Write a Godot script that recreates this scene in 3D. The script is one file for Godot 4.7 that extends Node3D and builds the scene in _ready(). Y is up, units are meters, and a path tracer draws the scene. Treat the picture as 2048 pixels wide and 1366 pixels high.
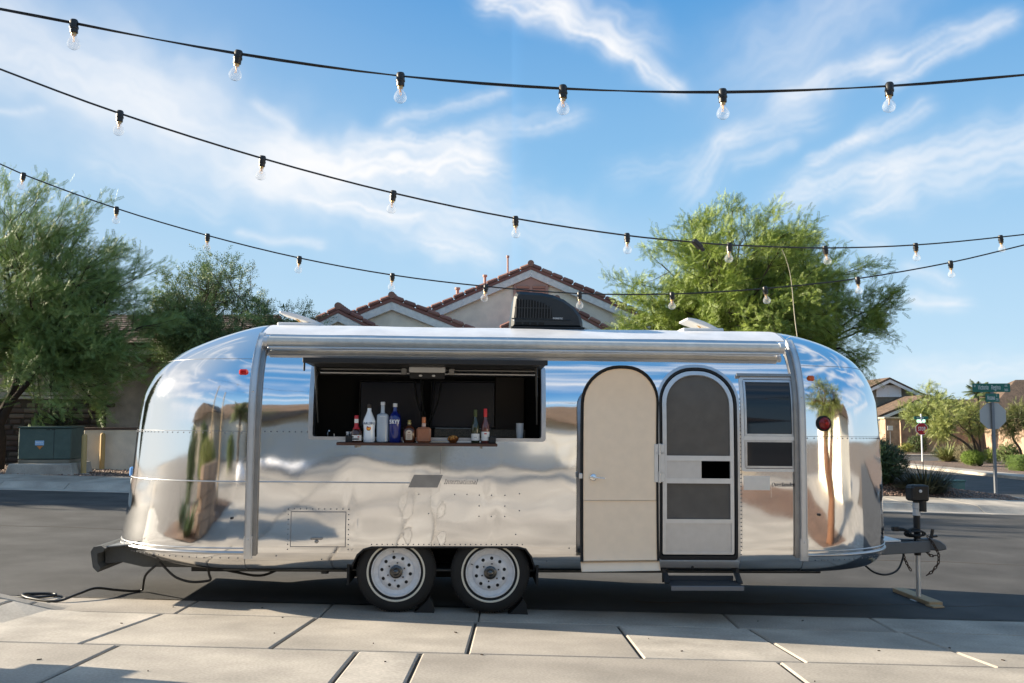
extends Node3D

# A polished riveted trailer with a bar window, parked across a residential driveway in late sun.
# Units are metres, y is up, the camera looks along -z; the street falls gently towards +x.

class Shape:
	var v := PackedVector3Array()
	var n := PackedVector3Array()
	func tri(a: Vector3, b: Vector3, c: Vector3, o := Vector3.ZERO) -> void:
		var m := (b - a).cross(c - a)
		if m.length_squared() < 1e-16:
			return
		m = m.normalized()
		if o != Vector3.ZERO and m.dot(o) < 0.0:
			v.append(a); v.append(b); v.append(c)
			m = -m
		else:
			v.append(a); v.append(c); v.append(b)
		n.append(m); n.append(m); n.append(m)
	func smooth(a: Vector3, b: Vector3, c: Vector3, na: Vector3, nb: Vector3, nc: Vector3) -> void:
		var m := (b - a).cross(c - a)
		if m.length_squared() < 1e-18:
			return
		v.append(a); n.append(na)
		if m.dot(na + nb + nc) < 0.0:
			v.append(b); n.append(nb); v.append(c); n.append(nc)
		else:
			v.append(c); n.append(nc); v.append(b); n.append(nb)
	func quad(a: Vector3, b: Vector3, c: Vector3, d: Vector3, o := Vector3.ZERO) -> void:
		tri(a, b, c, o)
		tri(a, c, d, o)
	func squad(a: Vector3, b: Vector3, c: Vector3, d: Vector3, na: Vector3, nb: Vector3, nc: Vector3, nd: Vector3) -> void:
		smooth(a, b, c, na, nb, nc)
		smooth(a, c, d, na, nc, nd)
	func box(c: Vector3, s: Vector3, b := Basis(), ch := 0.0) -> Shape:
		var h := s * 0.5
		ch = minf(ch, minf(h.x, minf(h.y, h.z)) * 0.9)
		for ax in 3:
			var a1 := (ax + 1) % 3
			var a2 := (ax + 2) % 3
			for sg in [-1.0, 1.0]:
				var q := []
				for k in [[-1.0, -1.0], [1.0, -1.0], [1.0, 1.0], [-1.0, 1.0]]:
					var p := Vector3.ZERO
					p[ax] = sg * h[ax]
					p[a1] = k[0] * (h[a1] - ch)
					p[a2] = k[1] * (h[a2] - ch)
					q.append(c + b * p)
				var o := Vector3.ZERO
				o[ax] = sg
				quad(q[0], q[1], q[2], q[3], b * o)
			if ch > 0.0:
				for s1 in [-1.0, 1.0]:
					for s2 in [-1.0, 1.0]:
						var q := []
						for k in [[-1.0, 0], [1.0, 0], [1.0, 1], [-1.0, 1]]:
							var p := Vector3.ZERO
							p[ax] = k[0] * (h[ax] - ch)
							p[a1] = s1 * (h[a1] - (ch if k[1] == 0 else 0.0))
							p[a2] = s2 * (h[a2] - (0.0 if k[1] == 0 else ch))
							q.append(c + b * p)
						var o := Vector3.ZERO
						o[a1] = s1
						o[a2] = s2
						quad(q[0], q[1], q[2], q[3], b * o)
		if ch > 0.0:
			for sx in [-1.0, 1.0]:
				for sy in [-1.0, 1.0]:
					for sz in [-1.0, 1.0]:
						var k := Vector3(sx, sy, sz)
						var i := h - Vector3(ch, ch, ch)
						tri(c + b * (k * Vector3(h.x, i.y, i.z)), c + b * (k * Vector3(i.x, h.y, i.z)), c + b * (k * Vector3(i.x, i.y, h.z)), b * k)
		return self
	func bar(a: Vector3, b: Vector3, w: float, t: float, up := Vector3.UP, ch := 0.0) -> Shape:
		var z := (b - a).normalized()
		var x := up.cross(z).normalized()
		return box((a + b) * 0.5, Vector3(w, t, (b - a).length()), Basis(x, z.cross(x), z), ch)
	func tube(p: PackedVector3Array, r0: float, r1 := -1.0, sides := 8, caps := true) -> Shape:
		if r1 < 0.0:
			r1 = r0
		var m := p.size()
		var rings := []
		var nrm := []
		var up := Vector3.UP
		for i in m:
			var d := (p[mini(i + 1, m - 1)] - p[maxi(i - 1, 0)]).normalized()
			if absf(d.dot(up)) > 0.95:
				up = Vector3.RIGHT if absf(d.x) < 0.9 else Vector3.BACK
			var x := (up - d * up.dot(d)).normalized()
			var y := d.cross(x)
			up = x
			var ring := PackedVector3Array()
			var rn := PackedVector3Array()
			var r := lerpf(r0, r1, float(i) / maxf(m - 1, 1))
			for k in sides:
				var a := TAU * k / sides
				var o := x * cos(a) + y * sin(a)
				ring.append(p[i] + o * r)
				rn.append(o)
			rings.append(ring)
			nrm.append(rn)
		for i in m - 1:
			for k in sides:
				var l := (k + 1) % sides
				squad(rings[i][k], rings[i][l], rings[i + 1][l], rings[i + 1][k], nrm[i][k], nrm[i][l], nrm[i + 1][l], nrm[i + 1][k])
		if caps:
			for e in [0, m - 1]:
				var o := p[0] - p[1] if e == 0 else p[m - 1] - p[m - 2]
				for k in sides - 2:
					tri(rings[e][0], rings[e][k + 1], rings[e][k + 2], o)
		return self
	# profile points are (radius, height); sharp corners stay sharp
	func lathe(pr: PackedVector2Array, sides := 24, xf := Transform3D(), a0 := 0.0, a1 := TAU, squash := 1.0) -> Shape:
		for i in pr.size() - 1:
			var d := pr[i + 1] - pr[i]
			if d.length() < 1e-6:
				continue
			var n0 := Vector2(d.y, -d.x).normalized()
			var na := n0
			var nb := n0
			if i > 0:
				var e := pr[i] - pr[i - 1]
				var m := Vector2(e.y, -e.x).normalized()
				if m.dot(n0) > 0.72:
					na = (m + n0).normalized()
			if i < pr.size() - 2:
				var e := pr[i + 2] - pr[i + 1]
				var m := Vector2(e.y, -e.x).normalized()
				if m.dot(n0) > 0.72:
					nb = (m + n0).normalized()
			for k in sides:
				var t0 := lerpf(a0, a1, float(k) / sides)
				var t1 := lerpf(a0, a1, float(k + 1) / sides)
				var q := []
				for w in [[pr[i], na, t0], [pr[i], na, t1], [pr[i + 1], nb, t1], [pr[i + 1], nb, t0]]:
					var cs := Vector3(sin(w[2]), 0, cos(w[2]) * squash)
					var cn := Vector3(sin(w[2]), 0, cos(w[2]) / squash)
					q.append(xf * (cs * w[0].x + Vector3.UP * w[0].y))
					q.append((xf.basis * (cn * w[1].x + Vector3.UP * w[1].y)).normalized())
				squad(q[0], q[2], q[4], q[6], q[1], q[3], q[5], q[7])
		return self
	# polygon in x, y pushed from z0 to z1
	func prism(poly: PackedVector2Array, z0: float, z1: float, xf := Transform3D(), ch := 0.0) -> Shape:
		if Geometry2D.is_polygon_clockwise(poly):
			poly.reverse()
		var faces := poly
		if ch > 0.0:
			var ins := Geometry2D.offset_polygon(poly, -ch)
			if ins.size() == 1 and ins[0].size() == poly.size():
				faces = ins[0]
				var best := 0
				for k in faces.size():
					if faces[k].distance_to(poly[0]) < faces[best].distance_to(poly[0]):
						best = k
				var turned := PackedVector2Array()
				for k in faces.size():
					turned.append(faces[(best + k) % faces.size()])
				faces = turned
			else:
				ch = 0.0
		var ix := Geometry2D.triangulate_polygon(faces)
		for i in range(0, ix.size(), 3):
			for z in [z0, z1]:
				var o := xf.basis * Vector3(0, 0, 1.0 if z == maxf(z0, z1) else -1.0)
				var a := faces[ix[i]]
				var b := faces[ix[i + 1]]
				var c := faces[ix[i + 2]]
				tri(xf * Vector3(a.x, a.y, z), xf * Vector3(b.x, b.y, z), xf * Vector3(c.x, c.y, z), o)
		var lo := minf(z0, z1) + ch
		var hi := maxf(z0, z1) - ch
		for i in poly.size():
			var j := (i + 1) % poly.size()
			var a := poly[i]
			var b := poly[j]
			var o2 := Vector2((b - a).y, -(b - a).x)
			var o := xf.basis * Vector3(o2.x, o2.y, 0)
			quad(xf * Vector3(a.x, a.y, lo), xf * Vector3(b.x, b.y, lo), xf * Vector3(b.x, b.y, hi), xf * Vector3(a.x, a.y, hi), o)
			if ch > 0.0:
				var fa := faces[i]
				var fb := faces[j]
				for e in [[hi, hi + ch, 1.0], [lo, lo - ch, -1.0]]:
					quad(xf * Vector3(a.x, a.y, e[0]), xf * Vector3(b.x, b.y, e[0]), xf * Vector3(fb.x, fb.y, e[1]), xf * Vector3(fa.x, fa.y, e[1]), o.normalized() + xf.basis * Vector3(0, 0, e[2]))
		return self
	func ball(c: Vector3, r: Vector3, rows := 10, cols := 16) -> Shape:
		for i in rows:
			for k in cols:
				var q := []
				for w in [[i, k], [i, k + 1], [i + 1, k + 1], [i + 1, k]]:
					var a: float = PI * w[0] / rows
					var b: float = TAU * w[1] / cols
					var u := Vector3(sin(a) * cos(b), cos(a), sin(a) * sin(b))
					q.append(c + u * r)
					q.append((u / r).normalized())
				squad(q[0], q[2], q[4], q[6], q[1], q[3], q[5], q[7])
		return self
	func add(o: Shape, xf: Transform3D) -> Shape:
		for p in o.v:
			v.append(xf * p)
		for p in o.n:
			n.append((xf.basis * p).normalized())
		return self
	func mesh(m: Material) -> ArrayMesh:
		var arr := []
		arr.resize(Mesh.ARRAY_MAX)
		arr[Mesh.ARRAY_VERTEX] = v
		arr[Mesh.ARRAY_NORMAL] = n
		var am := ArrayMesh.new()
		if v.size() > 0:
			am.add_surface_from_arrays(Mesh.PRIMITIVE_TRIANGLES, arr)
			am.surface_set_material(0, m)
		return am

var M := {}
var used := {}
var rng := RandomNumberGenerator.new()
const FALL := 0.025

func V(x: float, y: float, z: float) -> Vector3:
	return Vector3(x, y, z)

func street_y(x: float) -> float:
	return -FALL * clampf(x, -26.0, 25.0)

# height of the paving and the yards
func gy(x: float, z: float) -> float:
	var y := street_y(x)
	if z > -8.72:
		y += 0.105 * clampf((z + 8.72) / 1.67, 0.0, 1.0) + maxf(0.0, minf(z, 6.0) + 7.05) * 0.035
	if z > -9.05:
		var wing := clampf((-3.9 - x) / 0.6, 0.0, 1.0) * 0.12
		y += wing * smoothstep(-9.05, -8.85, z) * (1.0 - clampf((z + 8.72) / 1.67, 0.0, 1.0))
	return y

func numbered(called: String) -> String:
	if not used.has(called):
		used[called] = 0
		return called
	used[called] += 1
	return "%s_%03d" % [called, used[called]]

func part(called: String, sh: Shape, m: Material, parent: Node, at := Transform3D()) -> MeshInstance3D:
	var o := MeshInstance3D.new()
	o.name = called
	o.mesh = sh.mesh(m)
	o.transform = at
	parent.add_child(o, true)
	return o

func piece(called: String, me: Mesh, parent: Node, at := Transform3D()) -> MeshInstance3D:
	var o := MeshInstance3D.new()
	o.name = called
	o.mesh = me
	o.transform = at
	parent.add_child(o, true)
	return o

func tag(o: Node, label: String, category: String, group := "") -> Node:
	o.set_meta("label", label)
	o.set_meta("category", category)
	if group:
		o.set_meta("group", group)
	return o

func thing(called: String, label: String, category: String, at := Vector3.ZERO, turn := 0.0, group := "") -> Node3D:
	var o := Node3D.new()
	o.name = numbered(called)
	add_child(o)
	o.position = at
	o.rotation.y = turn
	tag(o, label, category, group)
	return o

func struct(called: String, sh: Shape, m: Material) -> MeshInstance3D:
	var o := part(numbered(called), sh, m, self)
	o.set_meta("kind", "structure")
	return o

func copy(src: Node3D, at: Vector3, turn: float, label: String) -> Node3D:
	var o: Node3D = src.duplicate()
	o.name = numbered(String(src.name).rstrip("_0123456789"))
	add_child(o)
	o.position = at
	o.rotation.y = turn
	o.set_meta("label", label)
	return o

func lin(r: float, g: float, b: float) -> Color:
	return Color(r, g, b).linear_to_srgb()

func noise_tex(sd: int, freq: float, lo: float, hi: float, oct := 4, type := FastNoiseLite.TYPE_SIMPLEX_SMOOTH, size := 512) -> NoiseTexture2D:
	var f := FastNoiseLite.new()
	f.seed = sd
	f.frequency = freq
	f.noise_type = type
	f.fractal_octaves = oct
	if type == FastNoiseLite.TYPE_CELLULAR:
		f.cellular_return_type = FastNoiseLite.RETURN_CELL_VALUE
	var t := NoiseTexture2D.new()
	t.width = size
	t.height = size
	t.seamless = true
	t.noise = f
	var g := Gradient.new()
	g.set_color(0, Color(lo, lo, lo))
	g.set_color(1, Color(hi, hi, hi))
	t.color_ramp = g
	return t

func mat(c: Color, rough := 0.8, metal := 0.0) -> StandardMaterial3D:
	var m := StandardMaterial3D.new()
	m.albedo_color = c
	m.roughness = rough
	m.metallic = metal
	return m

# a surface with fine grain, large stains and relief, laid in world space
func grained(c: Color, rough: float, fine: Texture2D, per: float, coarse: Texture2D, cper: float, relief: Texture2D = null, cm := 0.2) -> StandardMaterial3D:
	var m := mat(c, rough)
	m.albedo_texture = fine
	m.uv1_triplanar = true
	m.uv1_world_triplanar = true
	m.uv1_scale = Vector3.ONE / per
	if coarse:
		m.detail_enabled = true
		m.detail_albedo = coarse
		m.detail_blend_mode = BaseMaterial3D.BLEND_MODE_MUL
		m.detail_uv_layer = BaseMaterial3D.DETAIL_UV_2
		m.uv2_triplanar = true
		m.uv2_world_triplanar = true
		m.uv2_scale = Vector3.ONE / cper
	if relief:
		m.heightmap_enabled = true
		m.heightmap_texture = relief
		m.heightmap_scale = cm
	return m

func _ready() -> void:
	rng.seed = 7
	setup_view()
	setup_materials()
	build_ground()
	build_houses()
	build_trailer()
	build_bottles()
	build_street_furniture()
	build_plants()
	build_front_yard()
	build_strings()

func setup_view() -> void:
	var cam := Camera3D.new()
	cam.name = "camera"
	cam.fov = 37.87
	cam.far = 900.0
	cam.near = 0.05
	add_child(cam)
	cam.position = V(0, 1.69, 0)
	cam.rotation_degrees = V(4.795, 0, 0)
	cam.current = true
	var sun := DirectionalLight3D.new()
	sun.name = "sun"
	sun.light_energy = 1.45
	sun.light_color = Color(1.0, 0.945, 0.85)
	sun.light_angular_distance = 0.5
	sun.shadow_enabled = true
	add_child(sun)
	sun.basis = Basis.looking_at(V(3.0, -1.10, 0.62).normalized())
	var env := Environment.new()
	env.background_mode = Environment.BG_SKY
	env.tonemap_mode = Environment.TONE_MAPPER_LINEAR
	env.tonemap_exposure = EXPOSURE
	env.sdfgi_enabled = true
	env.ssao_enabled = true
	env.ssil_enabled = true
	var sky := Sky.new()
	var pm := PanoramaSkyMaterial.new()
	pm.panorama = make_sky()
	sky.sky_material = pm
	env.sky = sky
	var we := WorldEnvironment.new()
	we.name = "world_environment"
	we.environment = env
	add_child(we)

const EXPOSURE := 3.15
const SKY_SCALE := 2.85

# The sky: a clear gradient, paler low down and towards the sun at the left, with drawn-out cirrus.
func make_sky() -> ImageTexture:
	var W := 3072
	var H := 1536
	var half := 768
	var bw := 192
	var bh := 96
	var base := Image.create(bw, bh, false, Image.FORMAT_RGBF)
	var keys := [[0.0, 0.60, 0.75, 0.84], [4.0, 0.50, 0.70, 0.86], [13.0, 0.265, 0.52, 0.79], [24.0, 0.092, 0.318, 0.66], [45.0, 0.095, 0.31, 0.62], [90.0, 0.09, 0.28, 0.56]]
	var sun_dir := V(-3.0, 1.10, -0.62).normalized()
	for j in bh:
		var el := 90.0 * (1.0 - (j + 0.5) / bh)
		var k := 0
		while k < keys.size() - 2 and el > keys[k + 1][0]:
			k += 1
		var t: float = (el - keys[k][0]) / (keys[k + 1][0] - keys[k][0])
		var c := Vector3(lerpf(keys[k][1], keys[k + 1][1], t), lerpf(keys[k][2], keys[k + 1][2], t), lerpf(keys[k][3], keys[k + 1][3], t))
		for i in bw:
			var az := (float(i) + 0.5) / bw * TAU
			var d := V(sin(az) * cos(deg_to_rad(el)), sin(deg_to_rad(el)), -cos(az) * cos(deg_to_rad(el)))
			var g := pow(maxf(0.0, d.dot(sun_dir)), 3.0)
			var cc := c + (Vector3(0.95, 0.90, 0.80) - c) * (0.66 * g)
			base.set_pixel(i, j, Color(cc.x, cc.y, cc.z) / SKY_SCALE)
	base.resize(W, half, Image.INTERPOLATE_CUBIC)
	var dens := PackedFloat32Array()
	dens.resize(W * half)
	var fn := FastNoiseLite.new()
	fn.seed = 5
	fn.frequency = 1.0
	fn.fractal_octaves = 4
	var wn := FastNoiseLite.new()
	wn.seed = 9
	wn.frequency = 0.22
	wn.fractal_octaves = 3
	# strokes of cirrus: azimuth and elevation of both ends, width, strength
	var st := SKY_STROKES.duplicate()
	var r := RandomNumberGenerator.new()
	r.seed = 21
	for k in 150:
		var az := r.randf_range(-180, 180)
		if absf(az) < 36.0:
			continue
		var el := r.randf_range(6, 62)
		var ln := r.randf_range(4, 16)
		var an := deg_to_rad(r.randf_range(-18, 32))
		st.append([az - ln * cos(an), el - ln * sin(an), az + ln * cos(an), el + ln * sin(an), r.randf_range(0.5, 2.8), r.randf_range(0.25, 0.65)])
	for s in st:
		if absf(s[0]) < 31.0 and s[0] > 6.0:
			s = [s[0], s[1], s[2], s[3], s[4] * 1.3, s[5] * 0.85]
		var a := Vector2(s[0], s[1])
		var b := Vector2(s[2], s[3])
		var w: float = s[4]
		var mid := (a + b) * 0.5
		var squeeze := cos(deg_to_rad(clampf(mid.y, 0.0, 70.0)))
		a.x = mid.x + (a.x - mid.x) * squeeze
		b.x = mid.x + (b.x - mid.x) * squeeze
		var ab := (b - a)
		var L := maxf(ab.length(), 0.01)
		var u := ab / L
		var fib := 0.70 / (1.0 + 0.7 * maxf(w - 0.5, 0.0))
		var pad := w * 2.6 + 0.6
		var x0 := (minf(a.x, b.x) - mid.x - pad) / squeeze + mid.x
		var x1 := (maxf(a.x, b.x) - mid.x + pad) / squeeze + mid.x
		for j in range(maxi(0, int((90.0 - maxf(a.y, b.y) - pad) / 90.0 * half)), mini(half, int((90.0 - minf(a.y, b.y) + pad) / 90.0 * half))):
			var el := 90.0 - (j + 0.5) / half * 90.0
			for i in range(int((x0 + 180.0) / 360.0 * W), int((x1 + 180.0) / 360.0 * W)):
				var az := (i + 0.5) / W * 360.0 - 180.0
				var p := Vector2((az - mid.x) * squeeze + mid.x, el)
				var wx := wn.get_noise_2d(az * 1.3, el * 1.3) * minf(0.9, 0.2 + w * 0.5)
				var q := p - a
				var along := q.dot(u)
				var over := maxf(0.0, maxf(-along, along - L))
				var side := q.x * u.y - q.y * u.x + wx
				var d2 := (side * side + over * over * 0.5) / (w * w)
				if d2 > 5.0:
					continue
				var f := 0.74 + fib * fn.get_noise_2d(along * 0.13 + 7.0 * s[0], side * 2.7 / maxf(w, 0.8)) + 0.35 * fib * fn.get_noise_2d(along * 0.6, side * 5.0 + s[1])
				var k: float = 1.25 * s[5] * exp(-d2) * clampf(f, 0.0, 1.25)
				var ii := posmod(i + W / 2, W)
				dens[j * W + ii] = 1.0 - (1.0 - dens[j * W + ii]) * (1.0 - minf(k, 0.95))
	var out := Image.create(W, H, false, Image.FORMAT_RGBF)
	out.fill(Color(0.26, 0.22, 0.18) / SKY_SCALE)
	for j in half:
		var pale := 0.06 * clampf(1.0 - absf(90.0 - j * 90.0 / half - 12.0) / 14.0, 0.0, 1.0)
		for i in W:
			var c := base.get_pixel(i, j)
			var k := dens[j * W + i]
			if pale > 0.0:
				k = minf(1.0, k + pale * (0.5 + wn.get_noise_2d(i * 0.012, j * 0.03)))
			if k > 0.004:
				c = c.lerp(Color(0.90, 0.905, 0.92) / SKY_SCALE, k)
			out.set_pixel(i, j, c)
	return ImageTexture.create_from_image(out)

const SKY_STROKES := [[-1.01,23.73,2.85,22.88,0.69,0.75],
	[2.85,22.88,6.08,21.32,0.69,0.80],
	[6.08,21.32,9.39,18.79,0.40,0.80],
	[3.15,23.44,7.25,21.62,1.15,0.35],
	[15.75,20.13,19.06,22.31,2.01,0.40],
	[16.11,18.02,20.81,19.34,0.46,0.55],
	[20.81,19.34,25.86,20.38,0.40,0.40],
	[21.55,18.37,27.18,20.41,0.32,0.55],
	[15.41,17.55,17.61,18.66,0.40,0.30],
	[10.59,13.64,12.60,15.73,0.63,0.42],
	[12.60,15.73,16.48,16.80,0.58,0.40],
	[13.13,14.48,15.91,15.38,0.29,0.30],
	[17.37,14.41,19.64,15.34,0.35,0.60],
	[19.64,15.34,22.76,16.57,0.40,0.45],
	[16.11,12.80,21.65,13.71,0.63,0.60],
	[21.65,13.71,27.99,14.79,0.86,0.55],
	[19.53,11.50,21.61,12.40,0.40,0.40],
	[21.61,12.40,27.94,13.56,0.75,0.35],
	[-29.30,19.56,-20.42,17.09,2.73,0.55],
	[-20.42,17.09,-13.35,14.19,2.59,0.55],
	[-13.35,14.19,-3.61,11.73,1.73,0.50],
	[-11.68,14.55,-2.17,14.84,1.04,0.85],
	[-14.45,13.86,-9.41,14.66,1.15,0.50],
	[-12.20,12.60,-5.64,11.92,0.37,0.60],
	[-7.71,15.82,-1.88,16.09,0.75,0.50],
	[-4.77,10.58,-1.86,9.70,0.75,0.45],
	[-15.47,10.52,-11.04,10.23,0.23,0.35],
	[-28.21,15.58,-25.76,16.16,0.17,0.35],
	[-14.53,17.61,-12.84,16.39,0.35,0.35],
	[-7.14,17.16,-0.71,18.70,0.40,0.35],
	[-0.71,16.93,3.41,17.45,0.63,0.35],
	[-2.16,12.88,3.67,10.88,1.73,0.30],
	[6.59,14.20,10.33,14.89,0.58,0.20],
	[18.46,10.76,20.50,9.64,0.29,0.30],
	[21.98,8.26,23.93,7.57,0.29,0.35],
	[22.30,6.57,24.18,6.35,0.35,0.50],
	[21.81,2.80,27.97,2.91,0.58,0.40],
	[-22.86,13.73,-17.11,11.79,0.86,0.20]
]

func setup_materials() -> void:
	var fine := noise_tex(1, 0.06, 0.84, 1.0, 5)
	var coarse := noise_tex(2, 0.010, 0.74, 1.0, 6)
	var speck := noise_tex(3, 0.22, 0.55, 1.0, 3)
	var grit := noise_tex(4, 0.16, 0.0, 1.0, 3)
	var stone := noise_tex(6, 0.055, 0.35, 1.0, 2, FastNoiseLite.TYPE_CELLULAR)
	var patchy := noise_tex(14, 0.014, 0.62, 1.0, 6)
	var soft := noise_tex(12, 0.02, 0.965, 1.0, 4)
	var smear := noise_tex(8, 0.012, 0.90, 1.0, 3)
	M.concrete = grained(lin(0.59, 0.525, 0.445), 0.9, fine, 0.9, coarse, 5.3, grit, 0.10)
	M.concrete_pale = grained(lin(0.63, 0.565, 0.485), 0.9, fine, 1.1, coarse, 4.1, grit, 0.10)
	M.concrete_dark = grained(lin(0.53, 0.47, 0.40), 0.9, fine, 0.8, coarse, 6.7, grit, 0.12)
	M.joint = grained(lin(0.13, 0.105, 0.085), 0.95, speck, 0.5, null, 1.0)
	M.asphalt = grained(lin(0.136, 0.130, 0.127), 0.92, speck, 0.42, patchy, 9.7, grit, 0.25)
	M.gravel = grained(lin(0.42, 0.28, 0.21), 0.95, stone, 0.55, coarse, 6.1, stone, 1.2)
	M.gravel_red = grained(lin(0.46, 0.24, 0.14), 0.95, stone, 0.5, coarse, 5.1, stone, 1.0)
	M.gravel_pale = grained(lin(0.44, 0.38, 0.33), 0.95, stone, 0.5, coarse, 5.1, stone, 1.0)
	M.gravel_far = grained(lin(0.50, 0.34, 0.25), 0.95, stone, 0.8, coarse, 9.0, stone, 1.5)
	M.dirt = grained(lin(0.24, 0.18, 0.13), 0.95, fine, 2.0, coarse, 30.0)
	M.stucco = grained(lin(0.95, 0.86, 0.71), 0.9, soft, 0.5, smear, 4.0, grit, 0.3)
	M.stucco_tan = grained(lin(0.74, 0.62, 0.54), 0.9, fine, 0.6, coarse, 4.0, grit, 0.3)
	M.stucco_olive = grained(lin(0.33, 0.29, 0.22), 0.9, fine, 0.6, coarse, 6.0, grit, 0.3)
	M.stucco_cream = grained(lin(0.75, 0.63, 0.47), 0.9, fine, 0.6, coarse, 6.0, grit, 0.3)
	M.block = grained(lin(0.60, 0.42, 0.29), 0.92, fine, 0.7, coarse, 3.0, grit, 0.4)
	M.fascia = grained(lin(0.80, 0.79, 0.76), 0.7, smear, 1.3, null, 3.0)
	M.louver = mat(lin(0.42, 0.25, 0.20), 0.75)
	M.tiles = []
	for c in [lin(0.28, 0.125, 0.10), lin(0.32, 0.155, 0.125), lin(0.24, 0.118, 0.10), lin(0.36, 0.19, 0.145)]:
		M.tiles.append(grained(c, 0.85, fine, 0.35, null, 1.0, grit, 0.3))
	M.roof_tan = grained(lin(0.40, 0.26, 0.17), 0.9, stone, 1.4, coarse, 7.0, stone, 3.0)
	M.stones = []
	for c in [lin(0.12, 0.075, 0.06), lin(0.16, 0.11, 0.09), lin(0.20, 0.15, 0.12), lin(0.09, 0.06, 0.055), lin(0.25, 0.19, 0.15)]:
		M.stones.append(grained(c, 0.9, fine, 0.3, null, 1.0, grit, 0.6))
	M.glass_dark = mat(lin(0.012, 0.016, 0.018), 0.05)
	M.window_frame = mat(lin(0.52, 0.48, 0.42), 0.6)
	# metals
	var rub := noise_tex(11, 0.05, 0.55, 1.0, 5)
	M.polished = mat(lin(0.86, 0.86, 0.87), 0.085, 1.0)
	M.polished.roughness_texture = rub
	M.polished.uv1_triplanar = true
	M.polished.uv1_scale = Vector3.ONE / 0.9
	M.skirt = mat(lin(0.74, 0.74, 0.75), 0.16, 1.0)
	M.skirt.roughness_texture = rub
	M.skirt.uv1_triplanar = true
	M.brushed = mat(lin(0.60, 0.60, 0.61), 0.34, 1.0)
	M.brushed.albedo_texture = smear
	M.brushed.uv1_triplanar = true
	M.satin = mat(lin(0.66, 0.66, 0.66), 0.42, 0.7)
	M.satin.albedo_texture = soft
	M.satin.uv1_triplanar = true
	M.plate = mat(lin(0.34, 0.33, 0.32), 0.45, 0.8)
	M.plate.albedo_texture = smear
	M.plate.uv1_triplanar = true
	M.chrome = mat(lin(0.8, 0.8, 0.8), 0.06, 1.0)
	M.seam = mat(lin(0.20, 0.20, 0.21), 0.45, 0.8)
	M.script = mat(lin(0.05, 0.05, 0.06), 0.3, 0.7)
	M.awning_tube = grained(lin(0.74, 0.70, 0.63), 0.35, smear, 0.8, null, 1.0)
	M.awning_tube.metallic = 0.25
	M.roof_coat = grained(lin(0.80, 0.80, 0.82), 0.3, soft, 0.9, smear, 2.0)
	M.antenna = mat(lin(0.45, 0.40, 0.30), 0.5)
	M.black = mat(lin(0.010, 0.010, 0.011), 0.55)
	M.black_gloss = mat(lin(0.012, 0.013, 0.030), 0.2)
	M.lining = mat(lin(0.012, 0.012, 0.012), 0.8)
	M.gasket = mat(lin(0.012, 0.012, 0.013), 0.7)
	M.door_skin = grained(lin(0.88, 0.72, 0.55), 0.5, soft, 1.3, null, 1.9)
	M.screen_mesh = grained(lin(0.24, 0.215, 0.19), 0.9, speck, 0.12, smear, 1.1)
	M.kick = mat(lin(0.60, 0.58, 0.56), 0.42, 0.45)
	M.kick.albedo_texture = soft
	M.kick.uv1_triplanar = true
	M.pane = mat(lin(0.010, 0.016, 0.024), 0.04)
	M.rubber = grained(lin(0.022, 0.021, 0.020), 0.82, speck, 0.25, smear, 0.6)
	M.whitewall = mat(lin(0.62, 0.58, 0.48), 0.6)
	M.rim = grained(lin(0.74, 0.74, 0.75), 0.3, soft, 0.2, smear, 0.4)
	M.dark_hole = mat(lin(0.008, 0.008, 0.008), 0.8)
	M.cap_metal = mat(lin(0.10, 0.10, 0.10), 0.25, 0.9)
	M.bumper = grained(lin(0.075, 0.078, 0.075), 0.55, fine, 0.4, smear, 1.0)
	M.tongue = grained(lin(0.15, 0.16, 0.17), 0.6, fine, 0.4, smear, 1.0)
	M.tank = mat(lin(0.62, 0.64, 0.66), 0.35)
	M.step = grained(lin(0.055, 0.06, 0.07), 0.75, speck, 0.3, null, 1.0)
	M.step_lip = mat(lin(0.16, 0.165, 0.18), 0.5, 0.4)
	M.plastic_white = mat(lin(0.66, 0.66, 0.66), 0.45)
	M.shroud = mat(lin(0.014, 0.018, 0.022), 0.32)
	M.grille = mat(lin(0.03, 0.032, 0.034), 0.5)
	M.lens_red = mat(lin(0.42, 0.012, 0.012), 0.15)
	M.lens_dark_red = mat(lin(0.20, 0.008, 0.010), 0.12)
	M.lens_amber = mat(lin(0.62, 0.10, 0.012), 0.2)
	M.lens_blue = mat(lin(0.10, 0.25, 0.55), 0.2)
	M.wood_dark = grained(lin(0.075, 0.030, 0.018), 0.45, fine, 0.25, null, 1.0)
	M.wood_cabinet = grained(lin(0.05, 0.034, 0.022), 0.5, fine, 0.3, null, 1.0)
	M.counter = grained(lin(0.42, 0.33, 0.24), 0.5, stone, 0.12, null, 1.0)
	M.lumber = grained(lin(0.50, 0.36, 0.21), 0.8, fine, 0.3, null, 1.0)
	M.tape = mat(lin(0.62, 0.61, 0.60), 0.5)
	M.rust = grained(lin(0.10, 0.055, 0.035), 0.8, speck, 0.1, null, 1.0)
	M.cable = mat(lin(0.010, 0.010, 0.011), 0.45)
	# street
	M.utility = grained(lin(0.085, 0.128, 0.105), 0.6, fine, 0.9, smear, 1.7)
	M.utility_side = M.utility
	M.bollard = grained(lin(0.60, 0.40, 0.16), 0.7, fine, 0.6, null, 1.0)
	M.post = grained(lin(0.25, 0.26, 0.28), 0.5, fine, 0.4, null, 1.0)
	M.post.metallic = 0.5
	M.sign_back = mat(lin(0.42, 0.42, 0.41), 0.45, 0.5)
	M.sign_red = mat(lin(0.42, 0.010, 0.018), 0.45)
	M.sign_white = mat(lin(0.78, 0.76, 0.74), 0.5)
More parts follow.
